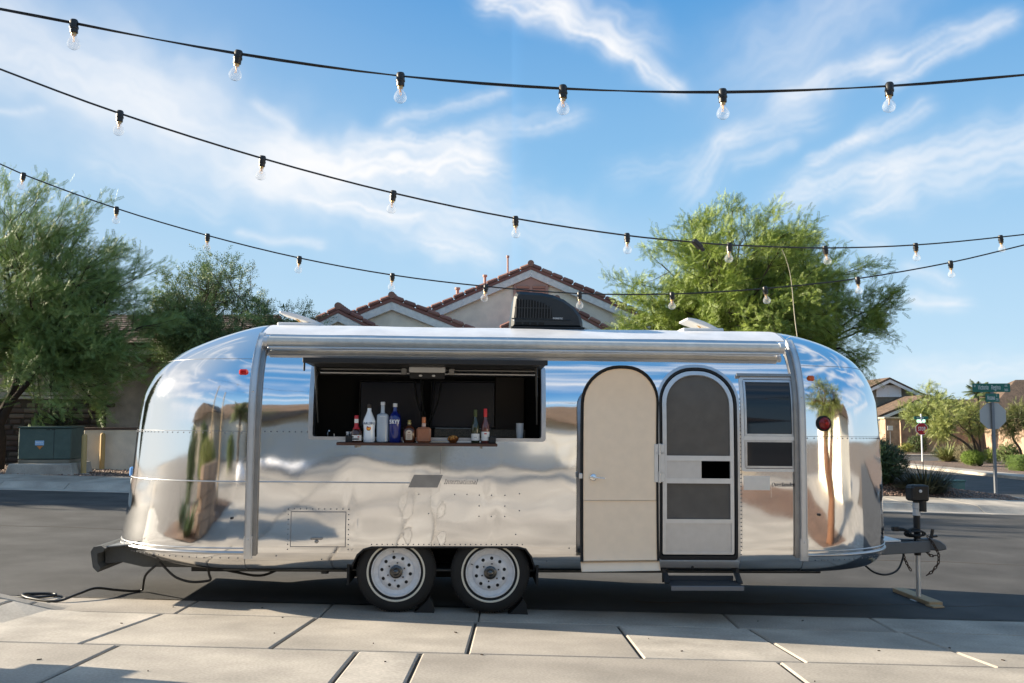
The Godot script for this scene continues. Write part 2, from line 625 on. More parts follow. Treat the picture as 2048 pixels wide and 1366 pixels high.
	M.sign_green = mat(lin(0.006, 0.135, 0.10), 0.4)
	M.sign_teal = mat(lin(0.35, 0.75, 0.68), 0.4)
	M.lid_green = mat(lin(0.10, 0.19, 0.15), 0.7)
	M.sticker_blue = mat(lin(0.30, 0.46, 0.66), 0.5)
	M.sticker_orange = mat(lin(0.55, 0.18, 0.03), 0.5)
	# plants
	for spec in [["mesquite", 0.0, 0.55], ["willow", 0.0, 0.5], ["waxy", 0.0, 0.35]]:
		var m := mat(Color.WHITE, 0.55)
		m.vertex_color_use_as_albedo = true
		m.backlight_enabled = true
		m.backlight = Color(spec[2], spec[2], spec[2])
		m.cull_mode = BaseMaterial3D.CULL_DISABLED
		M["leaf_" + spec[0]] = m
	M.bark = grained(lin(0.10, 0.065, 0.045), 0.95, speck, 0.35, coarse, 1.1, grit, 1.0)
	M.bark_red = grained(lin(0.30, 0.13, 0.06), 0.9, speck, 0.35, coarse, 1.1, grit, 0.6)
	M.bark_grey = grained(lin(0.20, 0.15, 0.11), 0.95, speck, 0.35, coarse, 1.1, grit, 0.8)
	# bulbs
	M.bulb_glass = mat(Color(0.95, 0.97, 1.0, 0.13), 0.0)
	M.bulb_glass.transparency = BaseMaterial3D.TRANSPARENCY_ALPHA
	M.filament = mat(lin(0.80, 0.50, 0.25), 0.4)
	M.brass = mat(lin(0.55, 0.36, 0.16), 0.3, 0.9)
	M.socket = mat(lin(0.010, 0.010, 0.011), 0.4)

# a paving slab: rounded top edges, its top following fn(x, z)
func slab(x0: float, x1: float, z0: float, z1: float, fn: Callable, ch := 0.012, depth := 0.10, nx := 3, nz := 3) -> Shape:
	var sh := Shape.new()
	var g := []
	for j in nz + 1:
		var row := []
		for i in nx + 1:
			var x := lerpf(x0 + ch, x1 - ch, float(i) / nx)
			var z := lerpf(z0 + ch, z1 - ch, float(j) / nz)
			row.append(V(x, fn.call(x, z), z))
		g.append(row)
	for j in nz:
		for i in nx:
			sh.quad(g[j][i], g[j][i + 1], g[j + 1][i + 1], g[j + 1][i], Vector3.UP)
	var rim := []
	for i in nx:
		rim.append([g[0][i], V(0, 0, -1)])
	for j in nz:
		rim.append([g[j][nx], V(1, 0, 0)])
	for i in nx:
		rim.append([g[nz][nx - i], V(0, 0, 1)])
	for j in nz:
		rim.append([g[nz - j][0], V(-1, 0, 0)])
	var m := rim.size()
	for k in m:
		var o: Vector3 = rim[k][1]
		var a: Vector3 = rim[k][0]
		var b: Vector3 = rim[(k + 1) % m][0]
		var side := V(o.z, 0, -o.x)
		var da := o * ch - V(0, ch * 0.8, 0)
		var db := da
		if rim[(k + m - 1) % m][1] != o:
			da += rim[(k + m - 1) % m][1] * ch
		if rim[(k + 1) % m][1] != o:
			db += rim[(k + 1) % m][1] * ch
		sh.quad(a, b, b + db, a + da, o + Vector3.UP)
		sh.quad(a + da, b + db, b + db - V(0, depth, 0), a + da - V(0, depth, 0), o)
	return sh

func sheet(xs: Array, zs: Array, fn: Callable) -> Shape:
	var sh := Shape.new()
	var e := 0.05
	for j in zs.size() - 1:
		for i in xs.size() - 1:
			var q := []
			for k in [[i, j], [i + 1, j], [i + 1, j + 1], [i, j + 1]]:
				var x: float = xs[k[0]]
				var z: float = zs[k[1]]
				var y: float = fn.call(x, z)
				q.append(V(x, y, z))
				q.append(V(y - fn.call(x + e, z), e, y - fn.call(x, z + e)).normalized())
			sh.squad(q[0], q[2], q[4], q[6], q[1], q[3], q[5], q[7])
	return sh

func steps(a: float, b: float, n: int) -> Array:
	var r := []
	for i in n + 1:
		r.append(lerpf(a, b, float(i) / n))
	return r

func mound(x: float, z: float) -> float:
	var d := Vector2((x - 8.2) / 5.2, (z + 26.3) / 1.55).length()
	return 0.72 * smoothstep(1.12, -0.35, d)  * clampf((1.12 - d) * 4.0, 0.0, 1.0)

func yard_y(x: float, z: float) -> float:
	return street_y(x) + 0.14 + mound(x, z)

func build_ground() -> void:
	var flat := func(x: float, z: float) -> float: return street_y(x) - 0.16
	struct("ground", sheet([-320.0, -100.0, -26.0, 0.0, 25.0, 100.0, 320.0], [-420.0, -100.0, -20.0, 40.0, 120.0], flat), M.dirt)
	var road := func(x: float, _z: float) -> float: return street_y(x)
	struct("street", sheet([-90.0, -26.0, 0.0, 25.0, 90.0], [-22.05, -9.35], road), M.asphalt)
	struct("cross_street", sheet([13.0, 20.7], [-62.5, -22.05], road), M.asphalt)
	struct("back_street", sheet([2.0, 25.0, 110.0], [-74.2, -62.5], road), M.asphalt)
	# old patching seams in the asphalt: thin raised strips of filler
	var crack := Shape.new()
	for k in [[-3.4, -12.2, 1.7, -12.55], [3.0, -13.8, 9.8, -13.2], [1.2, -9.9, 5.4, -10.2], [-9.5, -15.2, -2.8, -14.8]]:
		var p := PackedVector3Array()
		for i in 15:
			var t := i / 14.0
			var x := lerpf(k[0], k[2], t)
			p.append(V(x, street_y(x) - 0.004, lerpf(k[1], k[3], t) + sin(i * 1.9) * 0.05))
		crack.tube(p, 0.011, 0.007, 6)
	struct("street_crack_filler", crack, M.joint)
	# driveway: gutter, apron and drive slabs over a dark joint bed
	var drive := Node3D.new()
	drive.name = "driveway"
	add_child(drive)
	drive.set_meta("kind", "structure")
	var bed := func(x: float, z: float) -> float: return gy(x, z) - 0.022
	part("joint_bed", sheet(steps(-9.5, 9.5, 40), [-9.40, -9.05, -8.95, -8.85, -8.72, -7.9, -7.05, -4.0, 0.0, 6.0, 12.0], bed), M.joint, drive)
	var mats := [M.concrete, M.concrete_pale, M.concrete_dark, M.concrete]
	var gx := [-9.0, -7.4, -5.9, -4.15, -2.9, -1.66, -0.29, 1.95, 3.3, 4.9, 6.5, 9.0]
	for i in gx.size() - 1:
		var sh := slab(gx[i] + 0.006, gx[i + 1] - 0.006, -9.42, -8.725, gy, 0.012, 0.12, 5, 6)
		part("gutter_slab", sh, M.concrete_dark if i % 2 else M.concrete, drive)
	var ax := [-9.0, -7.4, -5.9, -4.3, -3.0, -1.675, -0.31, 0.905, 2.03, 3.35, 4.9, 6.5, 9.0]
	for i in ax.size() - 1:
		var sh := slab(ax[i] + 0.011, ax[i + 1] - 0.011, -8.715, -7.06, gy, 0.012, 0.12, 4, 4)
		part("apron_slab", sh, mats[(i * 3) % 4], drive)
	var zx := [-7.045, -4.1, -1.1, 1.9, 4.9, 8.4]
	var dx := [-8.2, -6.4, -4.6, -2.72, -1.07, -0.63, 1.84, 4.5]
	for j in zx.size() - 1:
		for i in dx.size() - 1:
			if j < 1 and i < 2:
				continue
			var sh := slab(dx[i] + 0.012, dx[i + 1] - 0.012, zx[j] + 0.008, zx[j + 1] - 0.008, gy, 0.012, 0.12, 2, 3)
			part("drive_slab", sh, mats[(i + j * 2) % 3], drive)
	# the pavement goes on past the drive on both sides
	for x in [-21.0, -18.0, -15.0, -12.0, 9.0, 12.0, 15.0]:
		part("pavement_slab", slab(x + 0.008, x + 2.992, -9.42, -7.06, gy, 0.012, 0.12, 3, 5), mats[int(absf(x)) % 3], drive)
	part("planting_strip", sheet(steps(-8.2, -4.62, 6), steps(-7.04, -1.8, 8), func(x: float, z: float) -> float: return gy(x, z) + 0.02 + 0.05 * sin(x * 2.1) * sin(z * 1.7)), M.gravel_red, drive)
	# small litter on the paving
	var bits := Shape.new()
	for k in 22:
		var x := rng.randf_range(-3.4, 4.0)
		var z := rng.randf_range(-9.2, -6.1)
		var a := rng.randf_range(0, TAU)
		var l := rng.randf_range(0.006, 0.03)
		bits.box(V(x, gy(x, z) + 0.004, z), V(l, 0.006, rng.randf_range(0.004, 0.010)), Basis(Vector3.UP, a))
	var bo := struct("dry_leaf_bits", bits, M.bark)
	bo.set_meta("kind", "stuff")
	# near yards beside the drive
	struct("near_yard_gravel", sheet(steps(-40.0, -8.22, 10), steps(-7.04, 12.0, 6), func(x: float, z: float) -> float: return gy(x, z) - 0.01), M.gravel_pale)
	struct("near_yard_gravel", sheet(steps(4.52, 7.6, 4), steps(-7.04, 2.0, 6), func(x: float, z: float) -> float: return gy(x, z) - 0.01), M.gravel_red)
	struct("neighbour_drive", sheet(steps(7.6, 40.0, 8), steps(-7.04, 14.0, 6), func(x: float, z: float) -> float: return gy(x, z) - 0.012), M.concrete)
	struct("side_path", sheet(steps(4.52, 7.6, 4), steps(2.0, 14.0, 6), func(x: float, z: float) -> float: return gy(x, z) - 0.012), M.concrete)
	# far kerb and pavement
	var walk := Node3D.new()
	walk.name = "far_pavement"
	add_child(walk)
	walk.set_meta("kind", "structure")
	var kerb := func(x: float, z: float) -> float: return street_y(x) + 0.012 + 0.13 * smoothstep(-22.35, -22.75, z)
	var pave := func(x: float, z: float) -> float: return street_y(x) + 0.146 + (-23.0 - z) * 0.01
	var low := func(x: float, _z: float) -> float: return street_y(x) + 0.135
	for x in [-19.0, -17.5, -16.0, -14.5, -13.0, -11.5, -10.0, -8.5, -7.0, 6.0, 7.5, 9.0, 10.5]:
		part("kerb_slab", slab(x + 0.006, x + 1.494, -22.80, -21.98, kerb, 0.01, 0.15, 2, 8), M.concrete_pale, walk)
		part("pavement_slab", slab(x + 0.008, x + 1.492, -24.95, -22.81, pave, 0.012, 0.12, 2, 2), mats[int(absf(x)) % 3], walk)
	part("kerb_slab", slab(-5.49, 5.99, -22.80, -21.98, kerb, 0.01, 0.15, 4, 8), M.concrete_pale, walk)
	part("pavement_slab", slab(-5.49, 5.99, -24.95, -22.81, pave, 0.012, 0.12, 4, 2), M.concrete, walk)
	# the corner at the right: kerb curving into the cross street
	var corner := func(x: float, z: float) -> float: return street_y(x) + 0.14 * smoothstep(1.0, 0.86, Vector2((x - 12.0) / 1.35, maxf(0.0, z + 23.4) / 1.35).length())
	part("corner_slab", slab(12.0, 13.4, -24.95, -22.0, corner, 0.008, 0.16, 12, 20), M.concrete_pale, walk)
	part("cross_kerb", slab(12.95, 13.25, -60.0, -24.96, low, 0.02, 0.2, 1, 8), M.concrete_pale, walk)
	part("cross_kerb", slab(20.5, 21.9, -61.5, -22.2, low, 0.02, 0.2, 2, 10), M.concrete_pale, walk)
	part("back_kerb", slab(2.0, 24.9, -75.2, -74.1, low, 0.02, 0.2, 3, 1), M.concrete_pale, walk)
	part("back_kerb", slab(24.92, 110.0, -75.2, -74.1, low, 0.02, 0.2, 3, 1), M.concrete_pale, walk)
	struct("front_yard", sheet(steps(-60.0, 5.0, 30) + steps(5.4, 12.96, 24), steps(-60.0, -29.0, 6) + steps(-28.6, -24.93, 18), yard_y), M.gravel)
	struct("planting_bed", sheet([21.85, 25.0, 40.0, 110.0], [-61.5, -45.0, -22.2], func(x: float, _z: float) -> float: return street_y(x) + 0.13), M.gravel_far)
	struct("planting_bed", sheet([2.0, 25.0, 110.0], [-120.0, -75.1], func(x: float, z: float) -> float: return street_y(x) + 0.13 + minf(0.25, (-75.1 - z) * 0.05)), M.gravel_far)
	# loose stones over the gravel mound and the yard edge
	var st := Shape.new().ball(Vector3.ZERO, V(1, 0.65, 0.8), 4, 6)
	var mm := MultiMesh.new()
	mm.transform_format = MultiMesh.TRANSFORM_3D
	mm.use_colors = true
	mm.mesh = st.mesh(M.leaf_waxy.duplicate())
	(mm.mesh.surface_get_material(0) as StandardMaterial3D).backlight_enabled = false
	var nst := 5200
	mm.instance_count = nst
	for i in nst:
		var x := rng.randf_range(5.5, 12.9) if i % 3 else rng.randf_range(-16.0, -8.0)
		var z := -24.97 - pow(rng.randf(), 1.4) * (3.6 if i % 3 else 4.5)
		var s := rng.randf_range(0.012, 0.034)
		mm.set_instance_transform(i, Transform3D(Basis.from_euler(V(rng.randf(), rng.randf() * TAU, rng.randf())).scaled(V(s, s, s)), V(x, yard_y(x, z) + s * 0.3, z)))
		var c := lin(1, 1, 1)
		var w := rng.randf_range(0.6, 1.25)
		c = Color(0.26 * w, 0.165 * w, 0.125 * w)
		mm.set_instance_color(i, c)
	var mi := MultiMeshInstance3D.new()
	mi.name = "gravel_stones"
	mi.multimesh = mm
	add_child(mi)
	mi.set_meta("kind", "stuff")
	mi.set_meta("label", "loose brown gravel stones over the mound and far yard")

# one gable of a house: wall, fascia boards, roof slab running back, and single rake tiles up both edges
func gable(h: Node3D, ax: float, ay: float, lx: float, rx: float, sl: float, sr: float, zf: float, deep: float, wall: Material, base: float) -> void:
	var ly := ay - (ax - lx) * sl
	var ry := ay - (rx - ax) * sr
	var t := 0.17
	var roof := Shape.new()
	roof.prism(PackedVector2Array([Vector2(lx, ly - t), Vector2(ax, ay - t), Vector2(rx, ry - t), Vector2(rx, ry - t - 0.1), Vector2(ax, ay - t - 0.1), Vector2(lx, ly - t - 0.1)]), zf - deep, zf + 0.01)
	part("roof", roof, M.tiles[0], h)
	var f := 0.28
	for s in [[lx, ly], [rx, ry]]:
		var b := Shape.new()
		b.prism(PackedVector2Array([Vector2(s[0], s[1] - t - 0.1), Vector2(ax, ay - t - 0.1), Vector2(ax, ay - t - 0.1 - f), Vector2(s[0], s[1] - t - 0.1 - f)]), zf - 0.10, zf - 0.012, Transform3D(), 0.015)
		part("fascia_board", b, M.fascia, h)
	var w := Shape.new()
	var k := t + 0.1 + f - 0.08
	w.prism(PackedVector2Array([Vector2(lx + 0.35, base), Vector2(lx + 0.35, ly - k + 0.35 * sl), Vector2(ax, ay - k), Vector2(rx - 0.35, ry - k + 0.35 * sr), Vector2(rx - 0.35, base)]), zf - deep + 0.3, zf - 0.17)
	part("gable_wall", w, wall, h)
	for s in [[lx, ly, -1.0, sl], [rx, ry, 1.0, sr]]:
		var L: float = Vector2(ax - s[0], ay - s[1]).length()
		var n := int(round(L / 0.43))
		var ang: float = atan(s[3]) * -s[2]
		for i in n:
			var u := (i + 0.5) / n
			var p := V(lerpf(s[0], ax, u), lerpf(s[1], ay, u) - 0.085, zf - 0.10)
			var bs := Basis(V(0, 0, 1), ang + s[2] * -0.05 * -1.0) * Basis(V(1, 0, 0), rng.randf_range(-0.03, 0.03))
			piece("rake_tile", tile_mesh(rng.randi() % 4, L / n), h, Transform3D(bs, p + V(0, rng.randf_range(-0.012, 0.012), 0)))
	var cap := Shape.new()
	cap.tube(PackedVector3Array([V(ax, ay - 0.05, zf + 0.02), V(ax, ay - 0.05, zf - 0.4)]), 0.12, -1, 10)
	part("ridge_tile", cap, M.tiles[3], h)
	var ridge := Shape.new()
	for i in int(deep / 0.4) - 1:
		ridge.tube(PackedVector3Array([V(ax, ay - 0.08, zf - 0.42 - i * 0.4), V(ax, ay - 0.08, zf - 0.84 - i * 0.4)]), 0.15, 0.13, 8)
	var rp := part("ridge_tiles", ridge, M.tiles[1], h)
	rp.set_meta("kind", "stuff")

var tile_cache := {}
func tile_mesh(k: int, len: float) -> Mesh:
	var key := "%d %.2f" % [k, len]
	if not tile_cache.has(key):
		var s := Shape.new()
		s.box(V(0, 0, 0), V(len * 0.98, 0.15, 0.22), Basis(V(0, 0, 1), 0.0), 0.045)
		tile_cache[key] = s.mesh(M.tiles[k])
	return tile_cache[key]

func build_houses() -> void:
	# the gabled house straight across the street
	var h := thing("gabled_house", "pale stucco house with three stepped gables and red brown tiled edges behind the trailer", "house")
	gable(h, 0.69, 7.63, -6.2, 6.9, 0.436, 0.444, -36.0, 11.0, M.stucco, 0.1)
	gable(h, -4.02, 6.07, -6.4, 0.0, 0.41, 0.40, -33.0, 4.0, M.stucco, 0.2)
	gable(h, -5.54, 5.52, -7.7, -3.2, 0.52, 0.51, -31.5, 3.0, M.stucco, 0.3)
	gable(h, 1.56, 6.13, -0.42, 4.6, 0.50, 0.555, -34.4, 3.0, M.stucco, 0.1)
	# attic vent with a pointed surround and two shutters of slats
	var zv := -36.17
	var sur := Shape.new()
	sur.prism(PackedVector2Array([Vector2(0.05, 5.6), Vector2(1.33, 5.6), Vector2(1.33, 6.80), Vector2(0.69, 7.08), Vector2(0.05, 6.80)]), zv, zv + 0.10, Transform3D(), 0.02)
	var vent := part("attic_vent", sur, M.louver, h)
	for cx in [0.40, 0.98]:
		var rec := Shape.new().box(V(cx, 6.3, zv + 0.105), V(0.46, 0.9, 0.012))
		part("vent_recess", rec, M.tiles[2], vent)
		for i in 8:
			var sl := Shape.new().box(V(cx, 5.92 + i * 0.112, zv + 0.135), V(0.44, 0.085, 0.02), Basis(V(1, 0, 0), 0.5))
			part("slat", sl, M.louver, vent)
	for k in [[-0.16, 7.0, 7.93, 0.035, -37.5], [-1.02, 6.6, 7.16, 0.05, -37.2], [-2.04, 6.1, 6.66, 0.06, -37.0]]:
		var p := Shape.new()
		p.tube(PackedVector3Array([V(k[0], k[1], k[4]), V(k[0], k[2] * 1.02, k[4])]), k[3], -1, 10)
		p.tube(PackedVector3Array([V(k[0], k[2] * 1.02 - 0.05, k[4]), V(k[0], k[2] * 1.02 + 0.03, k[4])]), k[3] * 1.7, -1, 10)
		part("vent_pipe", p, M.louver, h)
	var gw := Shape.new().box(V(0.12, 4.5, -36.36), V(0.9, 1.2, 0.1), Basis(), 0.01)
	part("window", gw, M.window_frame, h)

	# the house behind the left-hand trees
	var lh := thing("left_house", "tan stucco house with stone base and dark windows behind the left mesquite tree", "house")
	part("wall", Shape.new().box(V(-15.6, 2.1, -34.0), V(13.6, 4.4, 6.0), Basis(), 0.02), M.stucco_tan, lh)
	var rf := Shape.new()
	var pts := [V(-23.0, 4.15, -30.3), V(-8.1, 4.15, -30.3), V(-8.1, 5.5, -34.6), V(-23.0, 5.5, -34.6)]
	rf.quad(pts[0], pts[1], pts[2], pts[3], V(0, 1, 1))
	rf.quad(V(-23.0, 4.02, -30.3), V(-8.1, 4.02, -30.3), V(-8.1, 5.37, -34.6), V(-23.0, 5.37, -34.6), V(0, -1, -1))
	rf.quad(pts[3], pts[2], V(-8.1, 4.15, -38.9), V(-23.0, 4.15, -38.9), V(0, 1, -1))
	rf.quad(V(-8.1, 4.02, -30.3), V(-8.1, 4.15, -30.3), pts[2], V(-8.1, 5.37, -34.6), V(1, 0, 0))
	rf.tri(V(-8.8, 4.0, -30.6), V(-8.8, 4.0, -37.2), V(-8.8, 5.3, -34.6), V(1, 0, 0))
	rf.quad(V(-23.0, 4.02, -30.3), V(-8.1, 4.02, -30.3), V(-8.1, 4.15, -30.3), V(-23.0, 4.15, -30.3), V(0, 0, 1))
	var roof := part("roof", rf, M.stones[1], lh)
	for i in 13:
		var u := (i + 0.3) / 13.0
		var c := V(-15.55, lerpf(4.15, 5.5, u) + 0.03, lerpf(-30.3, -34.6, u))
		var s := Shape.new().box(c, V(14.9, 0.06, 0.34), Basis(V(1, 0, 0), 0.24), 0.015)
		part("tile_course", s, M.stones[[0, 1, 3][i % 3]], roof)
	part("eave_board", Shape.new().box(V(-15.55, 3.93, -30.36), V(14.9, 0.18, 0.06), Basis(), 0.01), M.fascia, lh)
	for wx in [[-15.43, -14.73], [-14.45, -13.67], [-17.6, -16.7]]:
		var w := Shape.new()
		var cx: float = (wx[0] + wx[1]) * 0.5
		var ww: float = wx[1] - wx[0]
		for sx in [-1.0, 1.0]:
			w.box(V(cx + sx * (ww * 0.5 - 0.04), 3.25, -30.96), V(0.08, 1.3, 0.10), Basis(), 0.01)
		w.box(V(cx, 3.86, -30.96), V(ww - 0.17, 0.08, 0.10), Basis(), 0.01)
		w.box(V(cx, 2.66, -30.95), V(ww + 0.06, 0.09, 0.16), Basis(), 0.01)
		var win := part("window", w, M.window_frame, lh)
		part("pane", Shape.new().box(V(cx, 3.26, -30.985), V(ww - 0.16, 1.1, 0.02)), M.glass_dark, win)
	var veneer := part("stone_base", Shape.new().box(V(-15.2, 1.5, -30.99), V(5.2, 2.0, 0.10)), M.joint, lh)
	part("stone_ledge", Shape.new().box(V(-15.2, 2.53, -30.93), V(5.3, 0.08, 0.24), Basis(), 0.015), M.window_frame, veneer)
	var stone_meshes := []
	for i in 12:
		stone_meshes.append(Shape.new().box(Vector3.ZERO, V(rng.randf_range(0.28, 0.5), rng.randf_range(0.12, 0.16), 0.09), Basis(V(0, 0, 1), rng.randf_range(-0.03, 0.03)), 0.03).mesh(M.stones[i % 5]))
	for row in 11:
		var x := -17.7 + rng.randf() * 0.2
		while x < -12.75:
			piece("stone", stone_meshes[rng.randi() % 12], veneer, Transform3D(Basis(), V(x + 0.2, 0.62 + row * 0.168, -30.93 + rng.randf_range(-0.02, 0.03))))
			x += rng.randf_range(0.36, 0.46)
	var gwl := thing("garden_wall", "low block garden wall between the two yards left of the trailer", "wall", V(-11.2, 0, -28.6))
	part("wall", Shape.new().box(V(0.6, 0.85, 0), V(3.2, 1.4, 0.2), Basis(), 0.01), M.stucco, gwl)
	part("cap", Shape.new().box(V(0.6, 1.59, 0), V(3.3, 0.07, 0.28), Basis(), 0.015), M.stones[1], gwl)

	# far right: two-storey house, its lower wing, garden walls and neighbours' roofs
	var rh := thing("far_house", "olive tan two storey house with white rakes beyond the shaded garden wall", "house")
	var zf := -95.0
	var up := Shape.new().prism(PackedVector2Array([Vector2(30.0, -1.0), Vector2(41.5, -1.0), Vector2(41.5, 3.2), Vector2(35.85, 5.95), Vector2(30.0, 3.2)]), zf - 10.0, zf)
	part("upper_wall", up, M.stucco_olive, rh)
	var ru := Shape.new()
	ru.prism(PackedVector2Array([Vector2(29.4, 2.98), Vector2(35.85, 6.0), Vector2(42.2, 2.92), Vector2(42.2, 3.12), Vector2(35.85, 6.2), Vector2(29.4, 3.18)]), zf - 10.4, zf + 0.6)
	part("roof", ru, M.roof_tan, rh)
	for s in [[29.4, 2.7, 35.85, 5.72], [42.2, 2.64, 35.85, 5.72]]:
		var b := Shape.new().prism(PackedVector2Array([Vector2(s[0], s[1]), Vector2(s[2], s[3]), Vector2(s[2], s[3] + 0.28), Vector2(s[0], s[1] + 0.28)]), zf + 0.5, zf + 0.62)
		part("rake_board", b, M.fascia, rh)
	var fw := Shape.new()
	for sx in [-1.0, 0.0, 1.0]:
		fw.box(V(35.9 + sx * 1.12, 4.9, zf + 0.06), V(0.12, 0.95, 0.12))
	for sy in [-1.0, 1.0]:
		fw.box(V(35.9, 4.9 + sy * 0.5, zf + 0.06), V(2.4, 0.12, 0.14))
	var win := part("window", fw, M.fascia, rh)
	for cx in [35.34, 36.46]:
		part("shutter", Shape.new().box(V(cx, 4.9, zf + 0.03), V(1.0, 0.88, 0.05)), M.plastic_white, win)
	var lw := Shape.new().prism(PackedVector2Array([Vector2(33.0, -1.0), Vector2(40.3, -1.0), Vector2(40.3, 2.7), Vector2(37.0, 4.0), Vector2(33.0, 2.4)]), zf, zf + 6.0)
	part("lower_wall", lw, M.stucco_olive, rh)
	var lr := Shape.new().prism(PackedVector2Array([Vector2(32.4, 2.3), Vector2(37.0, 4.15), Vector2(40.9, 2.6), Vector2(40.9, 2.8), Vector2(37.0, 4.38), Vector2(32.4, 2.5)]), zf, zf + 6.6)
	part("lower_roof", lr, M.roof_tan, rh)
	for s in [[32.4, 2.02, 37.0, 3.88], [40.9, 2.3, 37.0, 3.88]]:
		part("rake_board", Shape.new().prism(PackedVector2Array([Vector2(s[0], s[1]), Vector2(s[2], s[3]), Vector2(s[2], s[3] + 0.27), Vector2(s[0], s[1] + 0.27)]), zf + 6.5, zf + 6.64), M.fascia, rh)
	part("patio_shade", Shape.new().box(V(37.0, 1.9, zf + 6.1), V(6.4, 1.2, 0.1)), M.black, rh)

	var wall := thing("shaded_garden_wall", "long shaded tan block wall behind the far stop sign", "wall")
	for i in 9:
		part("wall_bay", Shape.new().box(V(31.6 + i * 0.9, 0.8, -80.2), V(0.895, 2.6, 0.3), Basis(), 0.02), M.block, wall)
	part("coping", Shape.new().box(V(35.2, 2.13, -80.2), V(8.2, 0.07, 0.42), Basis(), 0.02), M.block, wall)
	var pil := thing("wall_pillar", "square sunlit block pillar at the near end of the shaded wall", "pillar", V(30.1, 0, -79.6))
	part("shaft", Shape.new().box(V(0, 0.9, 0), V(1.15, 2.6, 1.15), Basis(), 0.03), M.block, pil)
	part("cap", Shape.new().box(V(0, 2.25, 0), V(1.4, 0.14, 1.4), Basis(), 0.03), M.stucco_cream, pil)
	var lit := thing("sunlit_garden_wall", "sunlit peach block wall behind the hedge at the right edge", "wall")
	var a := V(38.0, 0, -80.4)
	var b := V(32.6, 0, -62.6)
	var dir := (b - a).normalized()
	for i in 9:
		var c := a + dir * (1.03 + i * 2.06)
		part("wall_bay", Shape.new().box(c + V(0, 0.75, 0), V(0.3, 2.62, 2.055), Basis.looking_at(dir), 0.02), M.block, lit)
	part("coping", Shape.new().box((a + b) * 0.5 + V(0, 2.10, 0), V(0.42, 0.07, 18.6), Basis.looking_at(dir), 0.02), M.stucco_cream, lit)
	for k in [["low_roof_house", "distant house with broad low tan roof behind the small right hand trees", 43.0, -96.0, 7.0, 1.6, 4.15], ["hip_roof_house", "distant house with tall tan hip roof at the right edge of the photo", 56.5, -104.0, 8.6, 3.6, 6.4], ["grey_roof_house", "distant house with grey roof edge behind the octagonal sign back", 51.0, -92.0, 7.4, 0.6, 2.2]]:
		var ho := thing(k[0], k[1], "house", V(k[2], 0, k[3]))
		part("wall", Shape.new().box(V(0, k[5] * 0.5 - 0.5, 0), V(k[4] * 1.8, k[5] + 1.0, 8.0)), M.stucco_cream, ho)
		var r := Shape.new()
		var e: float = k[4]
		var c := [V(-e, k[5], 4.8), V(e, k[5], 4.8), V(e, k[5], -4.8), V(-e, k[5], -4.8)]
		var t := [V(-e * 0.45, k[6], 0), V(e * 0.45, k[6], 0)]
		r.quad(c[0], c[1], t[1], t[0], V(0, 1, 1))
		r.quad(c[2], c[3], t[0], t[1], V(0, 1, -1))
		r.tri(c[1], c[2], t[1], V(1, 1, 0))
		r.tri(c[3], c[0], t[0], V(-1, 1, 0))
		r.quad(c[0], c[1], c[2], c[3], V(0, -1, 0))
		part("roof", r, M.roof_tan if k[0] != "grey_roof_house" else M.plate, ho)

# ---------------------------------------------------------------- the trailer
# Its shell: rows of [half width, height, reach of the rear cap, reach of the front cap] from the belly to the ridge.
const PROFILE := [
	[1.02, 0.375, 0.75, 0.85], [1.10, 0.40, 1.0, 1.0], [1.165, 0.47, 1.30, 1.085], [1.19, 0.56, 1.395, 1.115], [1.2, 0.8, 1.37, 1.115],
	[1.205, 1.15, 1.325, 1.108], [1.205, 1.45, 1.30, 1.095], [1.201, 1.72, 1.275, 1.08], [1.183, 1.95, 1.235, 1.055], [1.122, 2.17, 1.12, 0.975],
	[1.015, 2.35, 0.90, 0.84], [0.84, 2.49, 0.60, 0.62], [0.6, 2.59, 0.32, 0.36], [0.32, 2.65, 0.12, 0.14], [0.0, 2.67, 0.0, 0.0]]
const REAR := -1.98
const FRONT := 3.03
var pw := PackedFloat32Array()
var py := PackedFloat32Array()
var pe := PackedFloat32Array()
var pf := PackedFloat32Array()
var plen := 0.0
const PN := 400
var dent := FastNoiseLite.new()

func make_profile() -> void:
	var raw := []
	var m := PROFILE.size()
	for i in m - 1:
		var a: Array = PROFILE[maxi(i - 1, 0)]
		var b: Array = PROFILE[i]
		var c: Array = PROFILE[i + 1]
		var d: Array = PROFILE[mini(i + 2, m - 1)].duplicate()
		if i == m - 2:
			d = [-0.32, 2.65, 0.12, 0.14]
		for k in 40:
			var t := k / 40.0
			var q := []
			for j in 4:
				q.append(cubic_interpolate(b[j], c[j], a[j], d[j], t))
			raw.append(q)
	raw.append(PROFILE[m - 1])
	var s := PackedFloat32Array([0.0])
	for i in raw.size() - 1:
		s.append(s[i] + Vector2(raw[i][0] - raw[i + 1][0], raw[i][1] - raw[i + 1][1]).length())
	plen = s[s.size() - 1]
	var k := 0
	for i in PN + 1:
		var at := plen * i / PN
		while k < raw.size() - 2 and s[k + 1] < at:
			k += 1
		var t := clampf((at - s[k]) / maxf(s[k + 1] - s[k], 1e-6), 0.0, 1.0)
		pw.append(lerpf(raw[k][0], raw[k + 1][0], t))
		py.append(lerpf(raw[k][1], raw[k + 1][1], t))
		pe.append(lerpf(raw[k][2], raw[k + 1][2], t))
		pf.append(lerpf(raw[k][3], raw[k + 1][3], t))
	dent.seed = 31
	dent.frequency = 1.0
	dent.fractal_octaves = 2

func prof(s: float) -> Array:
	var u := clampf(s / plen, 0.0, 1.0) * PN
	var i := mini(int(u), PN - 1)
	var t := u - i
	return [lerpf(pw[i], pw[i + 1], t), lerpf(py[i], py[i + 1], t), lerpf(pe[i], pe[i + 1], t), lerpf(pf[i], pf[i + 1], t)]

